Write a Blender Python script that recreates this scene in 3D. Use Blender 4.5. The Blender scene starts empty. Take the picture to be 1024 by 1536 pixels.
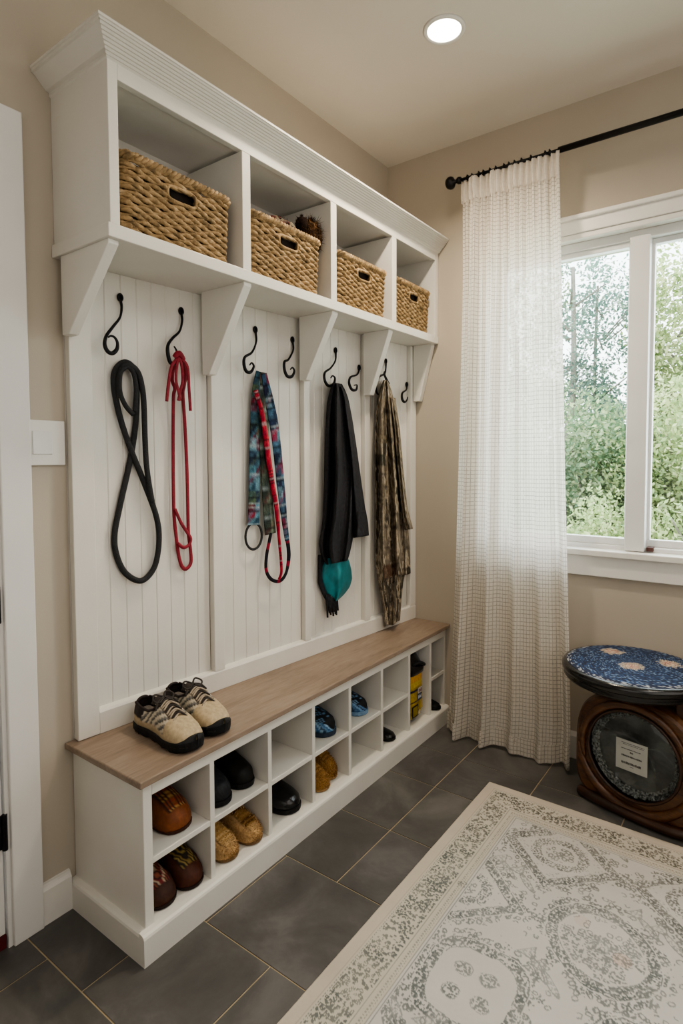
import bpy, math, random
import numpy as np
from mathutils import Vector, Matrix, noise
random.seed(7); rng = np.random.default_rng(7)
S = bpy.context.scene
COL = S.collection
PI = math.pi
def lerp(a, b, t): return a + (b - a) * t
def interp(tab, t): return float(np.interp(t, [p[0] for p in tab], [p[1] for p in tab]))
def rgb(h):
    h = h.lstrip('#'); o = []
    for i in (0, 2, 4):
        c = int(h[i:i+2], 16) / 255
        o.append(c / 12.92 if c <= .04045 else ((c + .055) / 1.055) ** 2.4)
    return tuple(o)
def rgba(h): return rgb(h) + (1.0,)

# ------------------------------------------------------------------ materials
def nm(name):
    m = bpy.data.materials.new(name); m.use_nodes = True
    nt = m.node_tree; nt.nodes.clear()
    out = nt.nodes.new('ShaderNodeOutputMaterial')
    b = nt.nodes.new('ShaderNodeBsdfPrincipled'); nt.links.new(b.outputs[0], out.inputs[0])
    return m, nt, b, out
def N(nt, t, **kw):
    n = nt.nodes.new(t)
    for k, v in kw.items():
        if k in n.inputs.keys(): n.inputs[k].default_value = v
        else: setattr(n, k, v)
    return n
def mapped(nt, scale=(1, 1, 1), src='Object'):
    tc = N(nt, 'ShaderNodeTexCoord'); mp = N(nt, 'ShaderNodeMapping'); mp.inputs['Scale'].default_value = scale
    nt.links.new(tc.outputs[src], mp.inputs[0]); return mp.outputs[0]
def ramp(nt, fac, stops):
    r = N(nt, 'ShaderNodeValToRGB'); e = r.color_ramp.elements
    while len(e) < len(stops): e.new(.5)
    for i, (p, c) in enumerate(stops): e[i].position = p; e[i].color = rgba(c) if isinstance(c, str) else c
    nt.links.new(fac, r.inputs[0]); return r.outputs[0]
def bump(nt, b, h, strength=.2, dist=.01):
    n = N(nt, 'ShaderNodeBump'); n.inputs['Strength'].default_value = strength; n.inputs['Distance'].default_value = dist
    nt.links.new(h, n.inputs['Height']); nt.links.new(n.outputs[0], b.inputs['Normal'])
def paint(name, c1, c2=None, rough=.5, scale=3, bumps=0, bscale=200, coords='Object', metal=0, spec=.5, coat=0, stretch=(1, 1, 1)):
    m, nt, b, out = nm(name); b.inputs['Roughness'].default_value = rough; b.inputs['Metallic'].default_value = metal
    b.inputs['Specular IOR Level'].default_value = spec; b.inputs['Coat Weight'].default_value = coat
    co = mapped(nt, stretch, coords)
    n = N(nt, 'ShaderNodeTexNoise', Scale=scale, Detail=4.0); nt.links.new(co, n.inputs['Vector'])
    c = ramp(nt, n.outputs[0], [(.3, c1), (.7, c2 or c1)]); nt.links.new(c, b.inputs['Base Color'])
    if bumps:
        n2 = N(nt, 'ShaderNodeTexNoise', Scale=bscale, Detail=3.0); nt.links.new(co, n2.inputs['Vector']); bump(nt, b, n2.outputs[0], bumps)
    return m
def attrmat(name, rough=.6, bumps=.15, bscale=300, spec=.4, var=.25, coat=0, sheen=0):
    m, nt, b, out = nm(name); b.inputs['Roughness'].default_value = rough; b.inputs['Specular IOR Level'].default_value = spec
    b.inputs['Coat Weight'].default_value = coat; b.inputs['Sheen Weight'].default_value = sheen
    a = N(nt, 'ShaderNodeVertexColor', layer_name='Col'); co = mapped(nt)
    n = N(nt, 'ShaderNodeTexNoise', Scale=bscale * .5, Detail=3.0); nt.links.new(co, n.inputs['Vector'])
    mr = N(nt, 'ShaderNodeMapRange'); mr.inputs[1].default_value = .3; mr.inputs[2].default_value = .7; mr.inputs[3].default_value = 1 - var; mr.inputs[4].default_value = 1 + var
    nt.links.new(n.outputs[0], mr.inputs[0])
    mx = N(nt, 'ShaderNodeVectorMath', operation='SCALE'); nt.links.new(a.outputs[0], mx.inputs[0]); nt.links.new(mr.outputs[0], mx.inputs['Scale'])
    nt.links.new(mx.outputs[0], b.inputs['Base Color'])
    if bumps:
        n2 = N(nt, 'ShaderNodeTexNoise', Scale=bscale, Detail=3.0); nt.links.new(co, n2.inputs['Vector']); bump(nt, b, n2.outputs[0], bumps, .004)
    return m
M = {}
M['wall'] = paint('wall_paint', 'b5ac9e', 'bab1a3', .7, 2, .05, 400, spec=.3)
M['ceil'] = paint('ceiling_paint', 'dcd5ca', 'e0d9cf', .8, 2, .05, 300, spec=.2)
M['white'] = paint('white_painted_wood', 'dcd8d0', 'e2dfd8', .42, 6, .03, 150)
M['trim'] = paint('white_trim_paint', 'dfdcd6', 'e5e3de', .4, 5, .02, 150)
M['winwhite'] = paint('window_vinyl', 'dcdcda', 'e3e3e1', .35, 5)
M['door'] = paint('door_paint', 'dcdad6', 'e2e0dd', .4, 4)
M['iron'] = paint('black_iron', '17161a', '242226', .45, 60, .2, 120, metal=.6)
M['rodblack'] = paint('black_rod', '0e0d0d', '1a1817', .35, 30, metal=.4)
M['bark'] = paint('tree_bark', '6f6a60', '98948a', .9, 12, .5, 40, stretch=(1, 1, .2))
M['blackleash'] = paint('black_webbing', '1d1d1f', '2b2b2d', .75, 120, .4, 400)
M['redleash'] = paint('red_webbing', '7d1426', '981f33', .65, 60, .4, 400)
M['darkred'] = paint('dark_red_rubber', '4a0a12', '5c0d18', .6, 20)
M['blackrubber'] = paint('black_rubber', '111113', '1d1d20', .6, 60, .2, 200)
M['glossblack'] = paint('glossy_black_leather', '08080a', '121215', .2, 30, .1, 120, coat=.4)
M['fleece'] = paint('black_fleece', '2a2a2d', '3a3a3e', .9, 90, .35, 500, spec=.2)
M['teal'] = paint('teal_satin', '07646a', '0d8088', .5, 30, .1, 300)
M['attr'] = attrmat('printed_cloth', .8, .3, 500, .2, .25)
M['leather'] = attrmat('shoe_leather', .6, .15, 250, .3, .14)
M['gloss'] = attrmat('shiny_shoe', .25, .08, 200, .5, .2, coat=.3)
M['furry'] = attrmat('furry_cloth', .95, .3, 400, .1, .2)
M['wood_dark'] = None
def wood(name, c, axis=1, scale=6, rough=.45, contrast=1, coat=0, dist=3.5):
    m, nt, b, out = nm(name); b.inputs['Roughness'].default_value = rough; b.inputs['Coat Weight'].default_value = coat
    st = [1, 1, 1]; st[axis] = .12
    co = mapped(nt, tuple(s * scale for s in st))
    n = N(nt, 'ShaderNodeTexNoise', Scale=3.0, Detail=8.0, Roughness=.65, Distortion=dist * .2); nt.links.new(co, n.inputs['Vector'])
    w = N(nt, 'ShaderNodeTexNoise', Scale=22.0, Detail=4.0); nt.links.new(co, w.inputs['Vector'])
    mix = N(nt, 'ShaderNodeMath', operation='MULTIPLY_ADD'); nt.links.new(w.outputs[0], mix.inputs[0]); mix.inputs[1].default_value = .45; nt.links.new(n.outputs[0], mix.inputs[2])
    nt.links.new(ramp(nt, mix.outputs[0], [(.45, c[0]), (.68, c[1]), (.95, c[2])]), b.inputs['Base Color'])
    bump(nt, b, mix.outputs[0], .06); return m
M['bench'] = wood('bench_oak', ('776759', '8d7b6b', '9f8d7d'), 1, 7, .42)
M['stoolwood'] = wood('stool_walnut', ('251408', '4b2b11', '714820'), 0, 10, .35, coat=.3)
M['stooldark'] = wood('stool_dark_walnut', ('190d06', '31190a', '4a2a12'), 0, 10, .4, coat=.2)
def basketmat():
    m, nt, b, out = nm('seagrass'); b.inputs['Roughness'].default_value = .75
    co = mapped(nt, (1, 1, 1)); n = N(nt, 'ShaderNodeTexNoise', Scale=35.0, Detail=6.0); nt.links.new(co, n.inputs['Vector'])
    nt.links.new(ramp(nt, n.outputs[0], [(.25, '594833'), (.42, '88704c'), (.6, 'ac9069'), (.8, 'c9b392')]), b.inputs['Base Color'])
    n2 = N(nt, 'ShaderNodeTexNoise', Scale=220.0, Detail=3.0); nt.links.new(co, n2.inputs['Vector']); bump(nt, b, n2.outputs[0], .5, .004); return m
M['basket'] = basketmat()
M['basketshade'] = paint('basket_inner_shade', '120b06', '20140a', .9, 60)  # near-black, paints the shade inside the baskets
def tilemat():
    m, nt, b, out = nm('slate_tile'); b.inputs['Roughness'].default_value = .5
    a = N(nt, 'ShaderNodeVertexColor', layer_name='Col'); co = mapped(nt)
    n = N(nt, 'ShaderNodeTexNoise', Scale=4.0, Detail=9.0, Roughness=.65, Distortion=.6); nt.links.new(co, n.inputs['Vector'])
    c = ramp(nt, n.outputs[0], [(.28, '434140'), (.5, '585654'), (.75, '757270')])
    mx = N(nt, 'ShaderNodeMix', data_type='RGBA', blend_type='MULTIPLY'); mx.inputs[0].default_value = 1
    nt.links.new(c, mx.inputs[6]); nt.links.new(a.outputs[0], mx.inputs[7]); nt.links.new(mx.outputs[2], b.inputs['Base Color'])
    n2 = N(nt, 'ShaderNodeTexNoise', Scale=60.0, Detail=6.0); nt.links.new(co, n2.inputs['Vector']); bump(nt, b, n2.outputs[0], .15, .004)
    r = N(nt, 'ShaderNodeMapRange'); r.inputs[3].default_value = .38; r.inputs[4].default_value = .62; nt.links.new(n.outputs[0], r.inputs[0]); nt.links.new(r.outputs[0], b.inputs['Roughness'])
    return m
M['tile'] = tilemat()
M['grout'] = paint('tan_grout', 'a8977a', 'b8a88c', .9, 30)
def curtainmat(name, lines):
    m, nt, b, out = nm(name); nt.nodes.remove(b)
    base = rgba('f1ece4'); uv = N(nt, 'ShaderNodeUVMap'); sep = N(nt, 'ShaderNodeSeparateXYZ'); nt.links.new(uv.outputs[0], sep.inputs[0])
    def line(o, per, th):
        a = N(nt, 'ShaderNodeMath', operation='DIVIDE'); nt.links.new(o, a.inputs[0]); a.inputs[1].default_value = per
        f = N(nt, 'ShaderNodeMath', operation='FRACT'); nt.links.new(a.outputs[0], f.inputs[0])
        l = N(nt, 'ShaderNodeMath', operation='LESS_THAN'); nt.links.new(f.outputs[0], l.inputs[0]); l.inputs[1].default_value = th
        return l.outputs[0]
    nz = N(nt, 'ShaderNodeTexNoise', Scale=90.0, Detail=3.0); nt.links.new(uv.outputs[0], nz.inputs['Vector'])
    mx = N(nt, 'ShaderNodeMath', operation='MAXIMUM'); nt.links.new(line(sep.outputs[0], .0195, .17), mx.inputs[0]); nt.links.new(line(sep.outputs[1], .0165, .17), mx.inputs[1])
    ml = N(nt, 'ShaderNodeMath', operation='MULTIPLY'); nt.links.new(mx.outputs[0], ml.inputs[0]); ml.inputs[1].default_value = .58 * lines
    m2 = N(nt, 'ShaderNodeMath', operation='MULTIPLY'); nt.links.new(ml.outputs[0], m2.inputs[0])
    mr = N(nt, 'ShaderNodeMapRange'); mr.inputs[1].default_value = .3; mr.inputs[2].default_value = .65; mr.inputs[3].default_value = .5; mr.inputs[4].default_value = 1.3; nt.links.new(nz.outputs[0], mr.inputs[0]); nt.links.new(mr.outputs[0], m2.inputs[1])
    mc = N(nt, 'ShaderNodeMix', data_type='RGBA'); mc.inputs[6].default_value = base; mc.inputs[7].default_value = rgba('b3aa9e'); nt.links.new(m2.outputs[0], mc.inputs[0])
    d = N(nt, 'ShaderNodeBsdfDiffuse'); t = N(nt, 'ShaderNodeBsdfTranslucent'); tr = N(nt, 'ShaderNodeBsdfTransparent')
    nt.links.new(mc.outputs[2], d.inputs[0]); nt.links.new(mc.outputs[2], t.inputs[0])
    a = N(nt, 'ShaderNodeMixShader'); a.inputs[0].default_value = .5; nt.links.new(d.outputs[0], a.inputs[1]); nt.links.new(t.outputs[0], a.inputs[2])
    c = N(nt, 'ShaderNodeMixShader'); tm = N(nt, 'ShaderNodeMath', operation='MULTIPLY_ADD'); nt.links.new(m2.outputs[0], tm.inputs[0]); tm.inputs[1].default_value = .34; tm.inputs[2].default_value = .09; nt.links.new(tm.outputs[0], c.inputs[0]); nt.links.new(a.outputs[0], c.inputs[1]); nt.links.new(tr.outputs[0], c.inputs[2])
    nt.links.new(c.outputs[0], out.inputs[0]); return m
M['curtain'] = curtainmat('sheer_checked_cotton', 1.0)
M['header'] = curtainmat('sheer_header_cotton', .12)
def glassmat(name, refl=.06, tint=(1, 1, 1, 1), rough=0.0):
    m, nt, b, out = nm(name); nt.nodes.remove(b)
    t = N(nt, 'ShaderNodeBsdfTransparent'); t.inputs[0].default_value = tint
    g = N(nt, 'ShaderNodeBsdfGlossy'); g.inputs['Roughness'].default_value = rough
    lw = N(nt, 'ShaderNodeLayerWeight', Blend=.25); ml = N(nt, 'ShaderNodeMath', operation='MULTIPLY_ADD'); nt.links.new(lw.outputs['Fresnel'], ml.inputs[0]); ml.inputs[1].default_value = refl * 3; ml.inputs[2].default_value = refl * .3
    a = N(nt, 'ShaderNodeMixShader'); nt.links.new(ml.outputs[0], a.inputs[0]); nt.links.new(t.outputs[0], a.inputs[1]); nt.links.new(g.outputs[0], a.inputs[2])
    nt.links.new(a.outputs[0], out.inputs[0]); return m
M['pane'] = glassmat('window_glass', .05, (.97, .99, .985, 1))
def leafmat(name, cs):
    m, nt, b, out = nm(name); nt.nodes.remove(b)
    a = N(nt, 'ShaderNodeVertexColor', layer_name='Col'); oi = mapped(nt)
    d = N(nt, 'ShaderNodeBsdfDiffuse'); t = N(nt, 'ShaderNodeBsdfTranslucent'); x = N(nt, 'ShaderNodeMixShader'); x.inputs[0].default_value = .45
    nt.links.new(a.outputs[0], d.inputs[0]); nt.links.new(a.outputs[0], t.inputs[0]); nt.links.new(d.outputs[0], x.inputs[1]); nt.links.new(t.outputs[0], x.inputs[2]); nt.links.new(x.outputs[0], out.inputs[0]); return m
M['leaf'] = leafmat('leaves', None)
M['ground'] = paint('outdoor_ground', '6f7c4c', '8a9563', .95, 3)
def emit(name, c, s):
    m, nt, b, out = nm(name); b.inputs['Emission Color'].default_value = c; b.inputs['Emission Strength'].default_value = s; b.inputs['Base Color'].default_value = c; return m
M['lens'] = emit('lamp_lens', (1, .93, .8, 1), 9)
M['silver'] = None
def silvermat():
    m, nt, b, out = nm('foil_disc'); b.inputs['Metallic'].default_value = .3; b.inputs['Roughness'].default_value = .4
    co = mapped(nt); n = N(nt, 'ShaderNodeTexNoise', Scale=9.0, Detail=4.0); nt.links.new(co, n.inputs['Vector'])
    nt.links.new(ramp(nt, n.outputs[0], [(.3, '4a4b4b'), (.55, '787a79'), (.8, 'b4b5b2')]), b.inputs['Base Color'])
    v = N(nt, 'ShaderNodeTexVoronoi', Scale=70.0); nt.links.new(co, v.inputs['Vector']); bump(nt, b, v.outputs[0], .25, .01); return m
M['silver'] = silvermat()
M['sparkle'] = paint('crumpled_foil', '2e2e2e', 'f6f6f2', .25, 130, 1, 160, metal=.35)  # dark-to-white flecks put the foil's glints into its colour
M['paper'] = paint('paper', 'cfccc6', 'd6d3cd', .8, 20)
M['ink'] = paint('grey_ink', '4d4b4a', '5c5a58', .8, 20)
M['glassdisc'] = glassmat('porthole_glass', .12, (.93, .95, .95, 1), .03)
def seatmat():
    m, nt, b, out = nm('blue_woven_seat'); b.inputs['Roughness'].default_value = .8
    a = N(nt, 'ShaderNodeVertexColor', layer_name='Col'); nt.links.new(a.outputs[0], b.inputs['Base Color'])
    co = mapped(nt); n2 = N(nt, 'ShaderNodeTexNoise', Scale=260.0); nt.links.new(co, n2.inputs['Vector']); bump(nt, b, n2.outputs[0], .4, .004); return m
M['seat'] = seatmat()
def rugmat():
    m, nt, b, out = nm('woven_rug'); b.inputs['Roughness'].default_value = .95; b.inputs['Specular IOR Level'].default_value = .1
    a = N(nt, 'ShaderNodeVertexColor', layer_name='Col'); co = mapped(nt); n = N(nt, 'ShaderNodeTexNoise', Scale=7.0, Detail=3.0); nt.links.new(co, n.inputs['Vector'])
    mr = N(nt, 'ShaderNodeMapRange'); mr.inputs[3].default_value = .9; mr.inputs[4].default_value = 1.08; nt.links.new(n.outputs[0], mr.inputs[0])
    mx = N(nt, 'ShaderNodeVectorMath', operation='SCALE'); nt.links.new(a.outputs[0], mx.inputs[0]); nt.links.new(mr.outputs[0], mx.inputs['Scale']); nt.links.new(mx.outputs[0], b.inputs['Base Color'])
    n2 = N(nt, 'ShaderNodeTexNoise', Scale=500.0); nt.links.new(co, n2.inputs['Vector']); bump(nt, b, n2.outputs[0], .2, .003); return m
M['rug'] = rugmat()

# ------------------------------------------------------------------ mesh builder
class G:
    def __init__(s): s.v = []; s.f = []; s.c = None; s.mi = []; s.uv = None
    def add(s, vs, fs, mi=0, col=None):
        o = len(s.v); s.v += [tuple(p) for p in vs]
        for f in fs: s.f.append(tuple(i + o for i in f)); s.mi.append(mi)
        if col is not None and s.c is None: s.c = [(1, 1, 1)] * o
        if s.c is not None: s.c += (list(col) if (col is not None and len(col) and hasattr(col[0], '__len__')) else [tuple(col) if col is not None else (1, 1, 1)] * len(vs))
        return s
    def box(s, x0, x1, y0, y1, z0, z1, mi=0, col=None):
        v = [(x, y, z) for x in (x0, x1) for y in (y0, y1) for z in (z0, z1)]
        return s.add(v, [(0, 1, 3, 2), (4, 6, 7, 5), (0, 4, 5, 1), (2, 3, 7, 6), (0, 2, 6, 4), (1, 5, 7, 3)], mi, col)
    def prism(s, poly, ax, a, b, mi=0, col=None):
        n = len(poly)
        def P(p, q): return (q, p[0], p[1]) if ax == 0 else (p[0], q, p[1]) if ax == 1 else (p[0], p[1], q)
        v = [P(p, a) for p in poly] + [P(p, b) for p in poly]
        return s.add(v, [tuple(range(n))[::-1], tuple(range(n, 2 * n))] + [(i, (i + 1) % n, n + (i + 1) % n, n + i) for i in range(n)], mi, col)
    def tube(s, pts, r, n=8, closed=False, flat=1.0, upv=None, mi=0, col=None):
        P = [Vector(p) for p in pts]; m = len(P); R = r if hasattr(r, '__len__') else [r] * m
        T = []
        for i in range(m):
            a = P[(i - 1) % m] if closed or i else P[0]; b = P[(i + 1) % m] if closed or i < m - 1 else P[-1]
            t = (b - a); T.append(t.normalized() if t.length > 1e-9 else Vector((0, 0, 1)))
        u = Vector(upv) if upv else (Vector((0, 0, 1)) if abs(T[0].z) < .9 else Vector((1, 0, 0)))
        vs = []
        for i in range(m):
            u2 = (Vector(upv) if upv else u); u2 = u2 - T[i] * u2.dot(T[i])
            if u2.length < 1e-5: u2 = T[i].orthogonal()
            u2.normalize(); u = u2; w = T[i].cross(u)
            for k in range(n):
                a = 2 * PI * k / n; vs.append(P[i] + u * (math.cos(a) * R[i] * flat) + w * (math.sin(a) * R[i]))
        fs = []
        for i in range(m if closed else m - 1):
            j = (i + 1) % m
            for k in range(n): fs.append((i * n + k, i * n + (k + 1) % n, j * n + (k + 1) % n, j * n + k))
        if not closed: fs += [tuple(range(n))[::-1], tuple((m - 1) * n + k for k in range(n))]
        return s.add(vs, fs, mi, col)
    def grid(s, fn, nu, nv, cu=False, cv=False, mi=0, colf=None, skip=None):
        vs = [fn(i, j) for i in range(nu) for j in range(nv)]; fs = []
        for i in range(nu if cu else nu - 1):
            for j in range(nv if cv else nv - 1):
                if skip and skip(i, j): continue
                a, b = (i + 1) % nu, (j + 1) % nv; fs.append((i * nv + j, a * nv + j, a * nv + b, i * nv + b))
        return s.add(vs, fs, mi, [colf(i, j) for i in range(nu) for j in range(nv)] if colf else None)
    def lathe(s, prof, n=32, c=(0, 0, 0), mi=0, col=None, axis='z'):
        m = len(prof); vs = []
        for (r, z) in prof:
            for k in range(n):
                a = 2 * PI * k / n; x, y = r * math.cos(a), r * math.sin(a)
                p = (x, y, z) if axis == 'z' else (x, -z, y) if axis == 'y' else (z, x, y)
                vs.append((p[0] + c[0], p[1] + c[1], p[2] + c[2]))
        fs = [(i * n + k, i * n + (k + 1) % n, (i + 1) * n + (k + 1) % n, (i + 1) * n + k) for i in range(m - 1) for k in range(n)]
        fs += [tuple(range(n))[::-1], tuple((m - 1) * n + k for k in range(n))]
        return s.add(vs, fs, mi, col)
MW = {}
def obj(name, g, mat, parent=None, local=False, smooth=False, bev=0, sub=0, solid=0, fixn=True):
    me = bpy.data.meshes.new(name); vs = g.v
    if parent is not None and not local:
        inv = MW[parent.name].inverted(); vs = [tuple(inv @ Vector(p)) for p in vs]
    me.from_pydata(vs, [], g.f); mats = mat if isinstance(mat, (list, tuple)) else [mat]
    for q in mats: me.materials.append(q)
    if len(mats) > 1: me.polygons.foreach_set('material_index', g.mi)
    if g.c is not None:
        a = me.color_attributes.new('Col', 'FLOAT_COLOR', 'POINT'); arr = np.ones((len(g.v), 4), np.float32); arr[:, :3] = np.array(g.c, np.float32)[:, :3]; a.data.foreach_set('color', arr.ravel())
    if g.uv is not None:
        l = me.uv_layers.new(name='UVMap'); idx = np.empty(len(me.loops), np.int32); me.loops.foreach_get('vertex_index', idx); l.data.foreach_set('uv', np.array(g.uv, np.float32)[idx].ravel())
    if smooth: me.polygons.foreach_set('use_smooth', [True] * len(me.polygons))
    me.update()
    if fixn and len(g.f) < 60000:
        import bmesh
        bm = bmesh.new(); bm.from_mesh(me); bmesh.ops.recalc_face_normals(bm, faces=bm.faces); bm.to_mesh(me); bm.free()
    o = bpy.data.objects.new(name, me); COL.objects.link(o)
    if parent is not None: o.parent = parent; MW[o.name] = MW[parent.name]
    else: MW[o.name] = Matrix.Identity(4)
    if bev: md = o.modifiers.new('b', 'BEVEL'); md.width = bev; md.segments = 2; md.limit_method = 'ANGLE'
    if solid: md = o.modifiers.new('s', 'SOLIDIFY'); md.thickness = solid; md.offset = -1
    if sub: md = o.modifiers.new('u', 'SUBSURF'); md.levels = sub; md.render_levels = sub
    return o
def tag(o, label, cat, group=None):
    o['label'] = label; o['category'] = cat
    if group: o['group'] = group
    return o
def thing(name, label, cat, loc=(0, 0, 0), rz=0, group=None):
    o = bpy.data.objects.new(name, None); COL.objects.link(o); o.location = loc; o.rotation_euler = (0, 0, rz); o.empty_display_size = .05
    MW[o.name] = Matrix.Translation(loc) @ Matrix.Rotation(rz, 4, 'Z'); return tag(o, label, cat, group)
def struct(name, g, mat, parent=None, **k):
    o = obj(name, g, mat, parent, **k)
    if parent is None: o['kind'] = 'structure'
    return o
def sempty(name, loc=(0, 0, 0)):
    o = bpy.data.objects.new(name, None); COL.objects.link(o); o.location = loc; o['kind'] = 'structure'; MW[o.name] = Matrix.Translation(loc); return o
def spline(pts, n=8, closed=False):
    P = [np.array(p, float) for p in pts]; m = len(P); out = []
    for i in range(m if closed else m - 1):
        g = lambda k: P[k % m] if closed else P[min(max(k, 0), m - 1)]
        a, b, c, d = g(i - 1), g(i), g(i + 1), g(i + 2)
        for k in range(n):
            t = k / n; out.append(tuple(.5 * ((2 * b) + (c - a) * t + (2 * a - 5 * b + 4 * c - d) * t * t + (3 * b - a - 3 * c + d) * t ** 3)))
    if not closed: out.append(tuple(P[-1]))
    return out

# ------------------------------------------------------------------ camera
CAM = Vector((1.5112, -2.4559, 1.2239))
yaw, pit, rol = math.radians(36.373), math.radians(-2.66), math.radians(-.206)
fw = Vector((-math.sin(yaw) * math.cos(pit), math.cos(yaw) * math.cos(pit), math.sin(pit))); r0 = Vector((math.cos(yaw), math.sin(yaw), 0)); u0 = r0.cross(fw)
rr = r0 * math.cos(rol) + u0 * math.sin(rol); uu = u0 * math.cos(rol) - r0 * math.sin(rol)
cam = bpy.data.cameras.new('camera'); co = bpy.data.objects.new('camera', cam); COL.objects.link(co)
mm = Matrix((rr, uu, -fw)).transposed().to_4x4(); mm.translation = CAM; co.matrix_world = mm
cam.sensor_width = 36; cam.lens = 879.916 / 1536 * 36; cam.shift_y = -(768 - 729.083) / 1536; cam.clip_start = .05
S.camera = co

# ------------------------------------------------------------------ room shell
H = 2.618; XW = -.015; XR = 2.75; YF = -3.25
FX = [-.05, .257, .5625, .868, 1.173, 1.478, 1.784, 2.089, 2.395, 2.75]
rows = [(0.12, -.285), (-.285, -.533), (-.533, -.85), (-.85, -1.143), (-1.143, -1.464), (-1.464, -1.77), (-1.77, -2.08), (-2.08, -2.39), (-2.39, -2.7), (-2.7, -3.0), (-3.0, -3.3)]
g = G(); g.box(XW - .1, XR + .1, YF - .1, .12, -.05, -.002, 1, (1, 1, 1))
offs = [.522 - .305, .522 - .305, .522 - .305, .522 - .305, .33, .257, .41, .257, .41, .257, .41]
for (a, b), o in zip(rows, offs):
    tw = .362 if b == -1.464 else .305; x = o - tw * 2
    while x < XR:
        c = random.uniform(.86, 1.08); g.box(max(x, XW - .1) + .0022, min(x + tw, XR + .1) - .0022, b + .0022, a - .0022, -.03, 0, 0, (c, c, c * random.uniform(.96, 1.01))); x += tw
floor = struct('floor', g, [M['tile'], M['grout']])
struct('ceiling', G().box(XW - .1, XR + .1, YF - .1, .14, H, H + .1), M['ceil'])
DY0, DY1, DZ = -2.62, -1.80, 2.005
g = G(); g.box(XW - .12, XW, DY1, .14, 0, H); g.box(XW - .12, XW, YF, DY0, 0, H); g.box(XW - .12, XW, DY0, DY1, DZ, H)
struct('wall_left', g, M['wall'])
WX0, WX1, WZ0, WZ1 = .50, 1.69, .86, 2.085
g = G(); g.box(XW, WX0, 0, .14, 0, H); g.box(WX1, XR, 0, .14, 0, H); g.box(WX0, WX1, 0, .14, 0, WZ0); g.box(WX0, WX1, 0, .14, WZ1, H)
struct('wall_back', g, M['wall'])
struct('wall_right', G().box(XR, XR + .1, YF, .14, 0, H), M['wall'])
struct('wall_front', G().box(XW, XR, YF - .1, YF, 0, H), M['wall'])
def bb(poly, ax, a, b): return G().prism(poly, ax, a, b)
struct('baseboard_left', G().prism([(XW, 0), (.0, 0), (.0, .092), (-.006, .1), (-.008, .106), (XW, .108)], 1, -1.728, -1.648), M['trim'])
struct('baseboard_back', G().prism([(0, 0), (-.013, 0), (-.013, .092), (-.008, .1), (-.006, .106), (0, .108)], 0, .33, XR), M['trim'])
# window
w = sempty('window_1', (WX0, 0, WZ0))
g = G(); g.box(WX0, WX1, .03, .12, WZ1 - .035, WZ1); g.box(WX0, WX1, .03, .12, WZ0, WZ0 + .02); g.box(WX0, WX0 + .035, .03, .12, WZ0, WZ1); g.box(WX1 - .035, WX1, .03, .12, WZ0, WZ1)
obj('window_frame', g, M['winwhite'], w, bev=.003)
mx0, mx1 = 1.053, 1.122
g = G(); g.box(mx0, mx1, .008, .075, WZ0 + .005, WZ1 - .03); obj('mullion', g, M['winwhite'], w, bev=.003)
def sash(x0, x1, y0, y1):
    g = G(); t = .028; z0, z1 = WZ0 + .02, WZ1 - .035
    g.box(x0, x1, y0, y1, z0, z0 + t); g.box(x0, x1, y0, y1, z1 - .02, z1); g.box(x0, x0 + t, y0, y1, z0 + t, z1 - .02); g.box(x1 - t, x1, y0, y1, z0 + t, z1 - .02)
    s = obj('sash', g, M['winwhite'], w, bev=.002)
    obj('pane', G().box(x0 + t - .004, x1 - t + .004, (y0 + y1) / 2 - .002, (y0 + y1) / 2 + .002, z0 + t - .004, z1 - .016), M['pane'], s)
    return s
sash(WX0 + .035, mx0 + .02, .04, .07); s2 = sash(mx1 - .018, WX1 - .035, .06, .09)
g = G()
g.box(WX0 - .07, WX1 + .07, -.018, .004, WZ1 + .02, WZ1 + .085); g.box(WX0 - .078, WX1 + .078, -.03, .004, WZ1 + .072, WZ1 + .09); g.box(WX0 - .06, WX1 + .06, -.012, .03, WZ1 - .002, WZ1 + .02)
obj('head_casing', g, M['trim'], w, bev=.004)
for a, b in ((WX0 - .07, WX0 + .004), (WX1 - .004, WX1 + .07)):
    obj('side_casing', G().box(a, b, -.018, .03, WZ0, WZ1 + .02), M['trim'], w, bev=.003)
obj('window_sill', G().box(WX0 - .08, WX1 + .08, -.035, .06, WZ0 - .022, WZ0 + .003), M['trim'], w, bev=.004)
obj('apron', G().box(WX0 - .07, WX1 + .07, -.018, .004, .757, WZ0 - .02), M['trim'], w, bev=.003)
lt = obj('sash_latch', G().box(1.128, 1.152, .012, .05, .868, .884), paint('brown_latch', '3c2420', '563530', .5, 40), w, bev=.002); lt['label'] = 'dark brown sash latch'
# door on the left
d = sempty('door_1', (XW, -1.8, 0))
obj('side_casing', G().box(XW, .006, -1.802, -1.727, 0, 2.075), M['door'], d, bev=.003)
obj('side_casing', G().box(XW, .006, DY0 - .075, DY0 + .002, 0, 2.075), M['door'], d, bev=.003)
obj('head_casing', G().box(XW, .006, DY0 + .002, -1.802, DZ - .002, 2.075), M['door'], d, bev=.003)
obj('door_jamb', G().box(XW - .12, -.004, -1.812, -1.8, 0, DZ).box(XW - .12, -.004, DY0, DY0 + .012, 0, DZ).box(XW - .12, -.004, DY0, -1.8, DZ - .012, DZ), M['door'], d)
lf = obj('door_leaf', G().box(-.05, -.012, DY0 + .014, -1.8155, .036, DZ - .014), M['door'], d, bev=.002)
for z in (.3, .87, 1.75):
    h = obj('hinge', G().tube([(-.004, -1.8135, z - .045), (-.004, -1.8135, z + .045)], .0065, 10).box(-.0135, -.006, -1.826, -1.801, z - .042, z + .042), M['iron'], d); h['label'] = 'black hinge'
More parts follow.
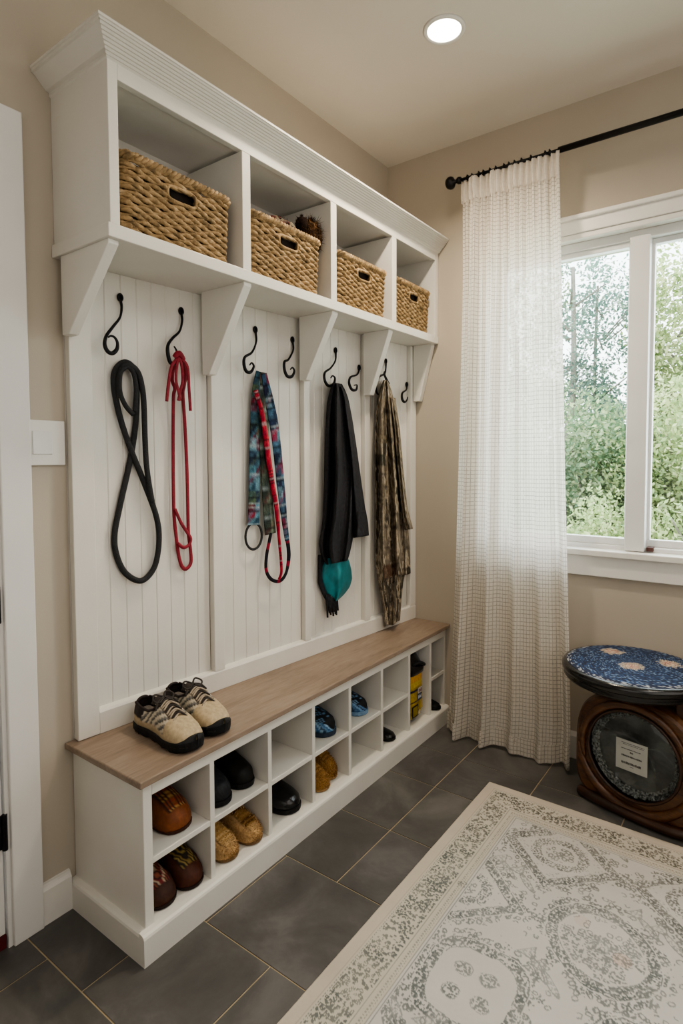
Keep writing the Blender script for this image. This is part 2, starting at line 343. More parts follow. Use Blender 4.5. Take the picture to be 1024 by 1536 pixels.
sw = obj('door_sweep', G().box(-.045, -.008, DY0 + .014, -1.8155, .002, .036), M['darkred'], lf); sw['label'] = 'dark red sweep along the foot of the door'
# light switch
t = thing('light_switch', 'white square wall switch between the door casing and the lockers', 'light switch', (XW, -1.68, 1.268))
obj('wall_plate', G().box(XW, XW + .011, -1.7265, -1.634, 1.21, 1.326), M['trim'], t, bev=.002)
obj('rocker', G().box(XW + .008, XW + .0145, -1.72, -1.669, 1.238, 1.298), M['winwhite'], t, bev=.002)
# recessed light
t = thing('recessed_ceiling_light', 'round lit recessed downlight in the ceiling', 'ceiling light', (.613, -.664, H))
obj('trim_ring', G().lathe([(.054, H - .002), (.056, H - .006), (.066, H - .005), (.069, H), (.054, H)], 48, (.613, -.664, 0)), M['trim'], t, smooth=True)
obj('lens', G().lathe([(.001, H - .004), (.03, H - .004), (.0545, H - .003), (.0545, H - .0005), (.001, H - .0005)], 48, (.613, -.664, 0)), M['lens'], t)

# ------------------------------------------------------------------ cubby bench
BY = [-1.63, -1.413, -1.186, -.976, -.768, -.553, -.340, -.151, -.004]
t = thing('shoe_bench', 'long white shoe bench with two rows of open cubbies along the left wall', 'bench', (0, -.82, 0))
BF = .3035
obj('end_panel', G().box(XW + .002, BF, -1.63, -1.604, 0, .442), M['white'], t, bev=.002)
obj('end_panel', G().box(XW + .002, BF, -.02, -.003, 0, .442), M['white'], t, bev=.002)
obj('back_panel', G().box(XW + .002, 0, -1.604, -.02, .06, .442), M['white'], t)
obj('bottom_board', G().box(0, BF, -1.604, -.02, .06, .079), M['white'], t)
obj('top_rail', G().box(BF - .02, BF, -1.604, -.02, .402, .442), M['white'], t, bev=.0015)
for i, y in enumerate(BY[1:8]): obj('divider', G().box(.001, BF - .0005, y - .008, y + .008, .079, .402), M['white'], t, bev=.0012)
for i in range(8):
    if i == 6: continue
    a = -1.604 if i == 0 else BY[i] + .008; b = -.02 if i == 7 else BY[i + 1] - .008
    obj('cubby_shelf', G().box(.001, BF - .001, a, b, .228, .243), M['white'], t, bev=.0012)
pl = [(BF, 0), (.3235, 0), (.3235, .068), (.3215, .0735), (.316, .0775), (BF, .079)]
obj('plinth', G().prism(pl, 1, -1.648, -.003), M['white'], t)
obj('plinth', G().prism([(-1.629, 0), (-1.648, 0), (-1.648, .068), (-1.646, .0735), (-1.641, .0775), (-1.629, .079)], 0, XW + .002, BF), M['white'], t)
tag(obj('bench_top', G().box(XW + .002, .326, -1.652, -.003, .4425, .46), M['bench'], bev=.003), 'pale brown wooden bench top lying over the white cubbies', 'bench top')

# ------------------------------------------------------------------ wall panel (its plane runs very slightly off the wall)
PA = Vector((.014, -1.627, 0)); PB = Vector((.147, .022, 0)); PT = (PB - PA).normalized(); PN = Vector((PT.y, -PT.x, 0)); PL = 1.628
BEAD = -.022
def pp(s, z, off=0): return PA + PT * s + PN * off + Vector((0, 0, z))
def onray(s, z, ref, off):
    p = pp(s, z, ref); dd = p - CAM; k = ((PA + PN * off - CAM).dot(PN)) / dd.dot(PN); return CAM + dd * k
rz = math.atan2(-PT.x, PT.y)
t = thing('beadboard_panel', 'tall white beadboard wall panel with battens between bench top and overhead cubbies', 'wall panel', PA, rz)
Z0, Z1 = .461, 1.7475
def pbox(s0, s1, x0, x1, z0, z1): return G().box(x0, x1, s0, s1, z0, z1)
stl = [(0, .061), (.453, .494), (.876, .907), (1.243, 1.277), (1.584, PL)]
for a, b in stl: obj('batten', pbox(a, b, BEAD - .003, 0, Z0 + (.064 if a else .0), Z1), M['white'], t, local=True, bev=.002)
for i in range(4):
    a, b = stl[i][1], stl[i + 1][0]; n = max(3, round((b - a) / .051)); pr = []
    for k in range(n):
        s0 = a + (b - a) * k / n; s1 = a + (b - a) * (k + 1) / n
        pr += [(BEAD - .0024, s0), (BEAD, s0 + .0028), (BEAD, s1 - .0028)]
    pr += [(BEAD - .0035, b), (BEAD - .006, b), (BEAD - .006, a)]
    obj('beadboard', G().prism(pr, 2, Z0, Z1), M['white'], t, local=True)
obj('bottom_rail', G().prism([(BEAD, Z0), (0, Z0), (0, .520), (-.004, .5265), (BEAD, .529)], 1, .061, PL), M['white'], t, local=True)
obj('backing', G().prism([(XW + .001, -1.626), (XW + .001, -.004), (.11, -.004), tuple((PA + PN * (BEAD - .007))[:2])], 2, Z0, Z1), M['white'], t)

# ------------------------------------------------------------------ overhead cubbies
def sk(g): g.v = [((x * (1 + .052 * (y + 1.645) / 1.645)), y, z) for x, y, z in g.v]; return g
t = thing('overhead_cubby_unit', 'white overhead shelf unit of four open cubbies with crown moulding on brackets', 'shelf unit', (0, -.82, 1.748))
HF = .243; YL = -1.645; YR = -.003
obj('side_panel', sk(G().box(XW + .001, HF, YL, -1.619, 1.781, 2.157)), M['white'], t, bev=.0015)
obj('side_panel', sk(G().box(XW + .001, HF, -.03, YR, 1.781, 2.157)), M['white'], t, bev=.0015)
HD = [-1.203, -.783, -.380]
for y in HD: obj('divider', sk(G().box(.0, HF, y - .0165, y + .0165, 1.781, 2.119)), M['white'], t, bev=.0015)
obj('top_panel', sk(G().box(0, HF - .02, -1.619, -.03, 2.127, 2.157)), M['white'], t)
obj('top_rail', sk(G().box(HF - .02, HF, -1.619, -.03, 2.119, 2.157)), M['white'], t, bev=.0015)
obj('back_panel', sk(G().box(XW + .001, 0, -1.619, -.03, 1.781, 2.157)), M['white'], t)
obj('shelf_board', sk(G().box(XW + .001, HF + .003, YL - .007, YR, 1.748, 1.781)), M['white'], t, bev=.002)
# crown moulding: reeded profile swept round the left corner
pf = [(0, 2.155)]; nr = 8
for k in range(nr):
    a = k / nr; b = (k + 1) / nr; f = lambda q: (.004 + .044 * q, 2.158 + .046 * q)
    x0, z0 = f(a); x1, z1 = f(b); pf += [(x0 + .0005, z0 + .0012), (lerp(x0, x1, .3) + .0022, lerp(z0, z1, .3) - .0012), (lerp(x0, x1, .75) + .0022, lerp(z0, z1, .75) - .0008), (x1 - .0012, z1 - .0004)]
pf += [(.0505, 2.2045), (.0505, 2.2105), (-.02, 2.2105)]
g = G(); n = len(pf); vs = []
pl0 = [(0, 2.155), (.003, 2.158), (.003, 2.166), (.012, 2.1685), (.042, 2.196), (.0475, 2.197), (.0475, 2.2035), (.0505, 2.2045), (.0505, 2.2105), (-.02, 2.2105)]
for (o, z) in pf: vs.append((HF + o, YL - o, z))
for (o, z) in pf: vs.append((HF + o, YR, z))
g.add(vs, [(i, i + 1, n + i + 1, n + i) for i in range(n - 1)] + [tuple(range(n, 2 * n))])
n = len(pl0); g.add([(XW + .001, YL - o, z) for (o, z) in pl0] + [(HF + o, YL - o, z) for (o, z) in pl0], [(i, i + 1, n + i + 1, n + i) for i in range(n - 1)] + [tuple(range(n))])
obj('crown_moulding', sk(g), M['white'], t)
obj('crown_top', sk(G().box(XW + .001, HF - .02, YL + .02, YR, 2.157, 2.2095)), M['white'], t)
for i, (yc, hw) in enumerate(((-1.631, .014), (-1.196, .0155), (-.765, .0165), (-.388, .016), (-.019, .0155))):
    s = (yc + 1.627) / PT.y; xb = PA.x + PT.x * s; zb = [1.547, 1.49, 1.515, 1.49, 1.49][i]
    if i == 0: poly = [(.232, 1.748), (.232, 1.738), (xb + .034, zb), (xb + .002, zb), (xb + .002, 1.748)]
    else: poly = [(xb + .002, 1.748), (.24, 1.748), (.24, 1.738), (xb + .034, zb), (xb + .002, zb)]
    obj('bracket', G().prism(poly, 1, yc - hw, yc + hw), M['white'], t, bev=.002)

# ------------------------------------------------------------------ baskets
def rrect(hx, hy, r, n):
    pts = []; per = 4 * (hx + hy - 2 * r) + 2 * PI * r
    def at(d):
        segs = [(2 * (hy - r), 'l', (hx, -hy + r), (0, 1)), (PI / 2 * r, 'a', (hx - r, hy - r), 0), (2 * (hx - r), 'l', (hx - r, hy), (-1, 0)), (PI / 2 * r, 'a', (-hx + r, hy - r), PI / 2),
                (2 * (hy - r), 'l', (-hx, hy - r), (0, -1)), (PI / 2 * r, 'a', (-hx + r, -hy + r), PI), (2 * (hx - r), 'l', (-hx + r, -hy), (1, 0)), (PI / 2 * r, 'a', (hx - r, -hy + r), 1.5 * PI)]
        for L, k, p, q in segs:
            if d <= L + 1e-9:
                if k == 'l': return (p[0] + q[0] * d, p[1] + q[1] * d, q[1], -q[0])
                a = q + d / r; return (p[0] + r * math.cos(a), p[1] + r * math.sin(a), math.cos(a), math.sin(a))
            d -= L
        return at(0)
    return [at(per * i / n) for i in range(n)]
BH = .186; HX, HY = .108, .187
def basket_parts():
    NS, K = 40, 7; n = NS * K; path = rrect(HX, HY, .03, n); g = G(); nrow = 19; dz = (BH - .012) / nrow
    hole = lambda x, y, z: x > HX - .015 and abs(y) < .047 and abs(z - .137) < .0165
    for r in range(nrow):
        z0 = .008 + dz * r; pts = []
        segs = [[]]
        ph = random.random() * 6
        for i, (x, y, nx, ny) in enumerate(path):
            flare = .008 * (z0 / BH - .5)
            sn = math.sin(PI * i / K + PI * (r % 2)); off = .0026 * sn + flare + random.gauss(0, .0004); z = z0 + .0013 * math.cos(PI * i / K + PI * (r % 2)) + .0016 * math.sin(i * .11 + ph)
            p = (x + nx * off, y + ny * off, z); rad = .0057 * (.95 + .16 * sn + .10 * math.sin(i * 1.9 + ph) + random.gauss(0, .06))
            if hole(x, y, z0): 
                if segs[-1]: segs.append([])
            else: segs[-1].append((p, rad))
        if len(segs) == 1: g.tube([q[0] for q in segs[0]], [q[1] for q in segs[0]], 6, True)
        else:
            last = segs[-1] + segs[0] if len(segs) == 2 else segs[-1]
            g.tube([q[0] for q in last], [q[1] for q in last], 6, False)
    rim = G()
    for k in range(3):
        pts = []
        for i, (x, y, nx, ny) in enumerate(path):
            a = i * .55 + k * 2 * PI / 3; pts.append((x + nx * (.006 + .006 * math.cos(a)), y + ny * (.006 + .006 * math.cos(a)), BH - .002 + .006 * math.sin(a)))
        rim.tube(pts, .0068, 6, True)
    hr = G(); pts = []
    for i in range(40):
        a = 2 * PI * i / 40; ca, sa = math.cos(a), math.sin(a); pts.append((HX + .006, .05 * abs(ca) ** .5 * (1 if ca > 0 else -1), .137 + .0185 * abs(sa) ** .5 * (1 if sa > 0 else -1)))
    hr.tube(pts, .0048, 6, True)
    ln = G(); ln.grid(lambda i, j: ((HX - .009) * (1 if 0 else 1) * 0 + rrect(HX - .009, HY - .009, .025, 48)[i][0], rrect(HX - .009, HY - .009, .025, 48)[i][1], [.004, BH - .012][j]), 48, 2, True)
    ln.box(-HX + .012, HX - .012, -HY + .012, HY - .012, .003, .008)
    return g, rim, hr, ln
gb, grim, ghr, gln = basket_parts()
bl = ['woven seagrass basket with slot handle in the leftmost overhead cubby', 'woven seagrass basket with furry brown hat poking out of its top', 'woven seagrass basket in the third overhead cubby from the left', 'small woven seagrass basket in the rightmost overhead cubby by the curtain']
b0 = thing('wicker_basket', bl[0], 'basket', (0, 0, 0), 0, 'woven baskets in the overhead cubbies')
bparts = [obj('woven_body', gb, M['basket'], b0, smooth=True, fixn=False), obj('rope_rim', grim, M['basket'], b0, smooth=True, fixn=False), obj('handle_hole_edge', ghr, M['basket'], b0, smooth=True), obj('shade_liner', gln, M['basketshade'], b0)]  # last part: dark inner sheet standing in for shade behind the weave
for i, (yc, wid) in enumerate(((-1.424, .366), (-1.003, .35), (-.576, .34), (-.196, .305))):
    if i == 0: r = b0
    else:
        r = b0.copy(); COL.objects.link(r); r['label'] = bl[i]
        for p in bparts: c = p.copy(); COL.objects.link(c); c.parent = r
    fx = .243 * (1 + .052 * (yc + 1.645) / 1.645)
    r.location = (fx - .012 - .118, yc, 1.7815); r.scale = (1, wid / (2 * HY + .02), 1.0)

def fuzz(g, pts, nrm, ln, w, n, cols, droop=0):
    for _ in range(n):
        k = random.randrange(len(pts)); p = Vector(pts[k]); nn = (Vector(nrm[k]) + Vector((random.gauss(0, .5), random.gauss(0, .5), random.gauss(0, .5)))).normalized()
        q = nn.orthogonal().normalized(); L = ln * random.uniform(.5, 1.2); c = random.choice(cols)
        tip = p + nn * L - Vector((0, 0, droop * L))
        g.add([p - q * w, p + q * w, tip], [(0, 1, 2)], 0, c)
def ball(g, c, r, n, colf, nz=.1, ns=6):
    def fn(i, j):
        a = PI * i / (n - 1); b = 2 * PI * j / (2 * n); q = Vector((math.sin(a) * math.cos(b), math.sin(a) * math.sin(b), math.cos(a)))
        k = 1 + nz * noise.noise(q * ns + Vector(c) * 10); return (c[0] + q.x * r[0] * k, c[1] + q.y * r[1] * k, c[2] + q.z * r[2] * k)
    o = len(g.v); g.grid(fn, n, 2 * n, False, True, 0, colf); P = g.v[o:]
    return P, [(Vector(p) - Vector(c)) for p in P]
t = thing('furry_hat', 'dark plaid hat with furry brown trim heaped in a wicker basket', 'hat', (.17, -.88, 1.97))
g = G(); cs = [rgb(c) for c in ('2a1f1c', '4a2a24', '6b1d24', '6e6658', '1f1c20')]
P, Nn = ball(g, (.185, -1.0, 1.965), (.045, .09, .045), 18, lambda i, j: cs[(i // 2 * 3 + j // 3 * 2) % 5], .25)
fuzz(g, P, Nn, .012, .0012, 400, cs)
obj('plaid_crown', g, M['furry'], t, smooth=True)
g = G(); cb = [rgb(c) for c in ('2a1a10', '3f2a1a', '5a4028', '1c120c', '73583a')]
P, Nn = ball(g, (.185, -.835, 2.0), (.035, .052, .05), 14, lambda i, j: random.choice(cb), .3)
fuzz(g, P, Nn, .03, .0014, 1500, cb)
P, Nn = ball(g, (.19, -.885, 2.02), (.02, .024, .032), 10, lambda i, j: cb[3], .2); fuzz(g, P, Nn, .012, .001, 400, cb[:2])
tr = obj('fur_trim', g, M['furry'], t, smooth=True); tr['label'] = 'shaggy brown fur'

# ------------------------------------------------------------------ hooks
hk = [
 ([(.142,1.667),(.145,1.648),(.139,1.619),(.118,1.59),(.099,1.563),(.093,1.54),(.1,1.522),(.114,1.517),(.128,1.53),(.13,1.549),(.122,1.562),(.111,1.564),(.104,1.559)], 'black forged curl hook above the coiled black leash'),
 ([(.339,1.666),(.341,1.644),(.331,1.612),(.307,1.588),(.291,1.566),(.289,1.542),(.296,1.516),(.31,1.511),(.322,1.526),(.322,1.543),(.318,1.555),(.311,1.564)], 'black forged hook holding the red leash'),
 ([(.633,1.658),(.635,1.625),(.616,1.587),(.585,1.567),(.58,1.543),(.59,1.52),(.61,1.52),(.623,1.54),(.614,1.551),(.605,1.542)], 'black forged hook over the blue plaid straps'),
 ([(.809,1.65),(.811,1.621),(.787,1.584),(.767,1.573),(.767,1.544),(.781,1.523),(.804,1.525),(.816,1.545),(.807,1.557),(.796,1.549)], 'empty black forged hook right of the plaid straps'),
 ([(1.046,1.644),(1.043,1.611),(1.015,1.579),(.981,1.557),(.981,1.527),(1.001,1.509),(1.031,1.518),(1.04,1.542),(1.026,1.55),(1.015,1.54)], 'black forged hook above the black fleece'),
 ([(1.192,1.593),(1.177,1.57),(1.136,1.556),(1.126,1.532),(1.143,1.507),(1.17,1.507),(1.177,1.527),(1.158,1.525)], 'empty black forged hook between black fleece and fourth bracket'),
 ([(1.377,1.642),(1.375,1.617),(1.366,1.594),(1.325,1.576),(1.305,1.544),(1.308,1.512),(1.325,1.50),(1.34,1.512)], 'black forged hook holding the camouflage jacket'),
 ([(1.537,1.555),(1.531,1.538),(1.5,1.52),(1.5,1.493),(1.517,1.482),(1.535,1.49),(1.543,1.507)], 'small empty black hook nearest the curtain')]
for pts, lab in hk:
    m = len(pts); P3 = []
    for i, (s, z) in enumerate(pts):
        q = i / (m - 1); off = lerp(BEAD + .005, .016, min(1, q * 2.2)); P3.append(onray(s, z, .01, off))
    sp = spline(P3, 6); R = [interp([(0, .004), (.15, .0034), (.45, .0056), (.62, .006), (.8, .0038), (1, .0022)], i / (len(sp) - 1)) for i in range(len(sp))]
    t = thing('coat_hook', lab, 'hook', P3[0], 0, 'black iron hooks along the panel')
    obj('hook_shank', G().tube(sp, R, 8), M['iron'], t, smooth=True)
    e = P3[0]; ring = [e + PT * (.0065 * math.cos(a)) + Vector((0, 0, .008 + .0095 * math.sin(a))) - PN * .001 for a in np.linspace(0, 2 * PI, 20, endpoint=False)]
    g = G().tube(ring, .0032, 6, True); c = e + Vector((0, 0, .008)) - PN * .004
    g.add([tuple(c + PT * (.006 * math.cos(a)) + Vector((0, 0, .009 * math.sin(a)))) for a in np.linspace(0, 2 * PI, 14, endpoint=False)], [tuple(range(14))])
    obj('eye_plate', g, M['iron'], t, smooth=True)

# ------------------------------------------------------------------ leashes
def tubeon(pts, r, ref, off, closed=False, n=10, flat=.75, wob=0):
    P3 = [onray(a[0], a[1], ref, (off(i / len(pts)) if callable(off) else off)) for i, a in enumerate(pts)]
    return G().tube(spline(P3, 8, closed), r, n, closed, flat, tuple(PN))
t = thing('dog_leash', 'black looped leash hanging in a figure eight on the beadboard', 'leash', pp(.16, 1.2, BEAD))
A_ = [(.172,.876),(.131,.908),(.108,.962),(.105,1.02),(.125,1.106),(.155,1.22),(.174,1.322),(.18,1.425),(.171,1.481),(.144,1.495),(.117,1.469),(.112,1.425),(.127,1.345),(.156,1.258),(.199,1.154),(.234,1.06),(.243,.992),(.231,.92),(.204,.883)]
obj('long_loop', tubeon(A_, .0088, .02, lambda q: BEAD + (.009 if .02 < q < .35 else .014), True), M['blackleash'], t, smooth=True)
obj('second_strand', tubeon([(.128,1.395),(.125,1.439),(.137,1.478),(.161,1.489),(.186,1.47),(.198,1.426),(.202,1.375),(.203,1.297),(.207,1.2),(.222,1.10)], .0085, .02, BEAD + .022), M['blackleash'], t, smooth=True)
obj('hand_loop', tubeon([(.168,1.351),(.145,1.375),(.129,1.414),(.132,1.464),(.152,1.483),(.171,1.468),(.178,1.424),(.173,1.36)], .007, .02, BEAD + .026), M['blackleash'], t, smooth=True)
t = thing('dog_leash', 'red narrow leash knotted over the second hook', 'leash', pp(.31, 1.2, BEAD))
R_ = [(.313,1.533),(.296,1.501),(.290,1.46),(.298,1.435),(.293,1.407),(.290,1.3),(.288,1.165),(.288,1.064),(.294,.995),(.301,.939),(.312,.9),(.328,.889),(.345,.906),(.344,.948),(.338,.997),(.337,1.095),(.336,1.198),(.331,1.335),(.326,1.416),(.330,1.443),(.337,1.479),(.328,1.518)]
obj('long_loop', tubeon(R_, .0062, .03, lambda q: BEAD + (.03 if q < .2 or q > .85 else .013), True, 8, .6), M['redleash'], t, smooth=True)
obj('loose_end', tubeon([(.316,1.53),(.289,1.50),(.277,1.446),(.270,1.395)], .0055, .03, .026, n=8, flat=.6), M['redleash'], t, smooth=True)
obj('loose_end', tubeon([(.316,1.53),(.343,1.505),(.348,1.438),(.352,1.372)], .0055, .03, .026, n=8, flat=.6), M['redleash'], t, smooth=True)
obj('inner_strand', tubeon([(.314,1.53),(.306,1.50),(.303,1.46),(.31,1.43),(.316,1.40)], .005, .03, .028, n=8, flat=.6), M['redleash'], t, smooth=True)
obj('inner_strand', tubeon([(.316,1.53),(.324,1.50),(.326,1.46),(.317,1.43),(.31,1.40)], .005, .03, .028, n=8, flat=.6), M['redleash'], t, smooth=True)
obj('hand_loop', tubeon([(.292,1.075),(.311,1.034),(.333,1.001),(.346,.979),(.338,.961),(.319,.956),(.3,.97)], .0055, .03, BEAD + .02, n=8, flat=.6), M['redleash'], t, smooth=True)
obj('knot', G().tube(spline([onray(.297, 1.527, .03, .024), onray(.314, 1.541, .03, .032), onray(.331, 1.525, .03, .024)], 6), [.006 + .003 * math.sin(PI * i / 12) for i in range(13)], 8), M['redleash'], t, smooth=True)

# plaid ribbons
def plaid(pal, per):
    def f(u, v, w):  # u across 0..1, v along metres
        c = np.array(pal[int(abs(math.floor(v / per)) * 7 + (3 if u > .55 else 0)) % len(pal)]) * .6 + np.array(pal[int(abs(math.floor(v / (per * .37) + u * 3)) * 5) % len(pal)]) * .4
        if (v / (per * .5)) % 1 < .12: c = c * .35
        elif (v / (per * .31)) % 1 < .1: c = c * .5 + np.array(rgb('b9c7c9')) * .35
        nzv = noise.noise(Vector((u * 5, v * 60, per * 90))); return tuple(np.clip(c * (1 + .6 * nzv), 0, 1))
    return f
blue = plaid([rgb(c) for c in ('2c4a5c', '4f7f92', '25324a', '6e93a0', '1e2a3a', '3c5f6e', '7b2338', '51624a')], .046)
blu2 = plaid([rgb(c) for c in ('2a3f58', '1c2740', '4a6f88', '8a2440', '24324c', '3d5a70', '6d8a96', '23233a')], .04)
grn = plaid([rgb(c) for c in ('3a443c', '59645a', '23282c', '7e8a76', '2c3a46', '6b2a34', '4c5a50')], .042)
redp = plaid([rgb(c) for c in ('9c1d32', 'b42a3c', '7a1428', 'c44a54', '22223a', 'a8303f', '8d2236')], .022)
def ribbon(pts, wid, ref, off, colf, n=7, bow=.004, step=14):
    sp = spline([tuple(p) for p in pts], step); m = len(sp); C = [onray(a[0], a[1], ref, off) for a in sp]; L = [0]
    for i in range(1, m): L.append(L[-1] + (C[i] - C[i - 1]).length)
    W = [interp(wid, l / L[-1]) for l in L]; g = G()
    def fr(i):
        tt = (C[min(i + 1, m - 1)] - C[max(i - 1, 0)]).normalized(); return PN.cross(tt).normalized()
    fr_ = [fr(i) for i in range(m)]
    def fn(i, j):
        k = j if j < n else 2 * n - 1 - j; u = k / (n - 1) - .5; d = bow * (1 - 4 * u * u) + .0016 * noise.noise(Vector((u * 4, L[i] * 20, off * 99)))
        return C[i] + fr_[i] * (u * W[i]) + PN * (d if j < n else d - .0025)
    g.grid(fn, m, 2 * n, False, True, 0, lambda i, j: colf((j if j < n else 2 * n - 1 - j) / (n - 1), L[i], 0))
    return g
t = thing('plaid_leash', 'wide blue plaid strap ending in a small black ring loop', 'leash', pp(.62, 1.25, 0))
obj('strap', ribbon([(.632,1.52),(.618,1.45),(.610,1.32),(.605,1.18),(.602,1.08),(.598,1.0)], [(0, .03), (.15, .042), (1, .052)], .03, .0, blue, 11), M['attr'], t, smooth=True)
obj('strap', ribbon([(.645,1.52),(.648,1.40),(.652,1.264),(.662,1.1),(.676,.962)], [(0, .026), (.15, .04), (1, .05)], .03, .004, grn, 11), M['attr'], t, smooth=True)
rg = [(.598 + .036 * math.cos(a), .962 + .045 * math.sin(a)) for a in np.linspace(0, 2 * PI, 16, endpoint=False)]
o = obj('ring_loop', tubeon(rg, .0045, .03, -.004, True, 8, .8), M['blackleash'], t, smooth=True); o['label'] = 'black ring loop'
t = thing('plaid_leash', 'red and navy plaid leash with a long open hand loop', 'leash', pp(.70, 1.15, .01))
obj('strap', ribbon([(.651,1.517),(.676,1.427),(.699,1.331),(.716,1.216),(.73,1.099),(.744,.997),(.755,.93)], [(0, .026), (.2, .042), (.7, .036), (1, .02)], .03, .010, blu2, 9), M['attr'], t, smooth=True)
obj('hand_loop', ribbon([(.755,.935),(.763,.876),(.75,.815),(.719,.789),(.68,.799),(.655,.832),(.655,.882),(.678,.965)], [(0, .018), (.4, .012), (1, .013)], .03, .008, lambda u, v, w: rgb('1f1c24') if int(v * 60) % 5 else rgb('8d2236'), 5, .002), M['attr'], t, smooth=True)
obj('red_trim', ribbon([(.613,1.458),(.641,1.385),(.658,1.297),(.674,1.2),(.689,1.125),(.703,1.059),(.713,.966),(.722,.881),(.725,.822),(.713,.794)], [(0, .018), (.3, .024), (.6, .02), (.75, .013), (1, .01)], .03, .017, redp, 7), M['attr'], t, smooth=True)

# draped garments
def drape(rows, ref, off, depth, nf, amp, colf=None, n=40, sub=6, seed=0, edge=.0):
    Zs = [r[0] for r in rows][::-1]; Ls = [r[1] for r in rows][::-1]; Rs = [r[2] for r in rows][::-1]; m = len(rows) * sub; zz = np.linspace(rows[0][0], rows[-1][0], m); g = G()
    Ld = np.interp(zz, Zs, Ls); Rd = np.interp(zz, Zs, Rs)
    for _ in range(2):
        Ld[1:-1] = (Ld[:-2] + 2 * Ld[1:-1] + Ld[2:]) / 4; Rd[1:-1] = (Rd[:-2] + 2 * Rd[1:-1] + Rd[2:]) / 4
    def fn(i, j):
        k = j if j < n else 2 * n - 1 - j; u = k / (n - 1); q = i / (m - 1)
        ph = seed + q * 1.2 + .5 * noise.noise(Vector((q * 3, seed, 0)))
        fold = amp * min(1, .35 + q * 1.6) * (math.sin(2 * PI * nf * u + ph) + .5 * math.sin(2 * PI * nf * 1.7 * u + 2 * ph + 1)) + .003 * noise.noise(Vector((u * 6, zz[i] * 12, seed)))
        o = off + (depth * (max(0.0, math.sin(PI * u)) ** .55) + fold * max(0.0, math.sin(PI * u)) ** .4 if j < n else -.002)
        zo = edge * math.sin(u * 9 + seed) * (1 if i == m - 1 else 0)
        return onray(lerp(Ld[i], Rd[i], u), zz[i] + zo, ref, max(o, BEAD + .004))
    g.grid(fn, m, 2 * n, False, True, 0, (lambda i, j: colf((j if j < n else 2 * n - 1 - j) / (n - 1), zz[i])) if colf else None)
    g.f.append(tuple(range(2 * n))); g.mi.append(0); g.f.append(tuple((m - 1) * 2 * n + k for k in range(2 * n))[::-1]); g.mi.append(0)
    return g
t = thing('fleece_jacket', 'black fleece jacket hanging by its collar in folds', 'jacket', pp(1.02, 1.15, 0))
obj('body', drape([(1.518,.992,1.048),(1.49,.977,1.07),(1.44,.960,1.085),(1.38,.953,1.098),(1.30,.947,1.105),(1.134,.939,1.125),(1.0,.933,1.118),(.955,.924,1.116),(.90,.908,1.113),(.865,.917,1.10),(.84,.930,1.092),(.815,.948,1.078)], .04, -.01, .055, 2.2, .03, seed=1), M['fleece'], t, smooth=True)
obj('sleeve', drape([(1.505,1.03,1.06),(1.47,1.045,1.085),(1.38,1.06,1.112),(1.27,1.08,1.138),(1.126,1.098,1.168),(1.03,1.108,1.19),(.95,1.113,1.21),(.906,1.116,1.213)], .04, .012, .035, 1.3, .007, seed=4, n=24), M['fleece'], t, smooth=True)
obj('cuff', drape([(1.01,1.109,1.197),(.95,1.111,1.213),(.902,1.114,1.217)], .04, .013, .04, 1.3, .006, seed=4, n=24), M['fleece'], t, smooth=True)
t = thing('teal_scarf', 'teal satin scarf with dark fringe peeking out below the black fleece', 'scarf', pp(1.0, .75, 0))
obj('cloth', drape([(.84,.945,1.07),(.813,.923,1.088),(.775,.917,1.102),(.737,.930,1.107),(.705,.946,1.092),(.68,.975,1.055),(.663,1.0,1.015)], .04, -.012, .034, 1.2, .008, seed=2, n=30), M['teal'], t, smooth=True)
g = drape([(.86,.905,.96),(.80,.904,.95),(.751,.903,.955),(.70,.93,.985),(.68,.945,1.0)], .04, -.014, .014, 1, .004, seed=5, n=14)
for k in range(9):
    a = .95 + .0075 * k; g.tube([onray(a, .70, .04, 0.004), onray(a + .006, .655, .04, .006), onray(a + .01 + random.uniform(-.004, .004), .612 + random.uniform(-.005, .014), .04, .002)], .0042, 5)
f = obj('fringe', g, M['fleece'], t, smooth=True); f['label'] = 'dark fringe'
def camo(u, z):
    cs = [rgb(c) for c in ('83786a', 'a0937f', '675e50', '4c463d', 'b3a692', '746a5b')]
    v = noise.noise(Vector((u * 7, z * 4, 1))) + .5 * noise.noise(Vector((u * 18, z * 22, 4))); c = np.array(cs[int((v + 1.2) * 4.2) % 6])
    if abs(z - 1.215) < .024 and u < .38: c = c * .3 + np.array(rgb('26302a')) * .5
    if abs(z - .73) < .03 and .2 < u < .55: c = c * .4 + np.array(rgb('5a3018')) * .6
    c = c * (1 + .4 * noise.noise(Vector((u * 10, z * 170, 9)))) * (.55 if noise.noise(Vector((u * 2.5, z * 34, 17))) > .33 else 1); return tuple(np.clip(c, 0, 1))
t = thing('camouflage_jacket', 'brown camouflage jacket hanging from the hook nearest the bench end', 'jacket', pp(1.38, 1.0, 0))
obj('body', drape([(1.56,1.318,1.352),(1.53,1.298,1.372),(1.48,1.277,1.395),(1.40,1.262,1.42),(1.232,1.257,1.452),(1.074,1.26,1.48),(.924,1.263,1.505),(.78,1.262,1.52),(.70,1.275,1.526)], .04, .004, .056, 2.6, .026, camo, 60, 12, 3, .006), M['attr'], t, smooth=True)
obj('hem', drape([(.76,1.27,1.50),(.70,1.276,1.48),(.66,1.288,1.466),(.57,1.318,1.452),(.49,1.326,1.441)], .04, .004, .04, 1.8, .012, camo, 50, 12, 6, .006), M['attr'], t, smooth=True)
obj('sleeve', drape([(1.49,1.36,1.405),(1.357,1.39,1.44),(1.169,1.42,1.468),(.998,1.45,1.50),(.93,1.465,1.532),(.9,1.485,1.545)], .04, .036, .036, 1.2, .007, camo, 30, 12, 8), M['attr'], t, smooth=True)
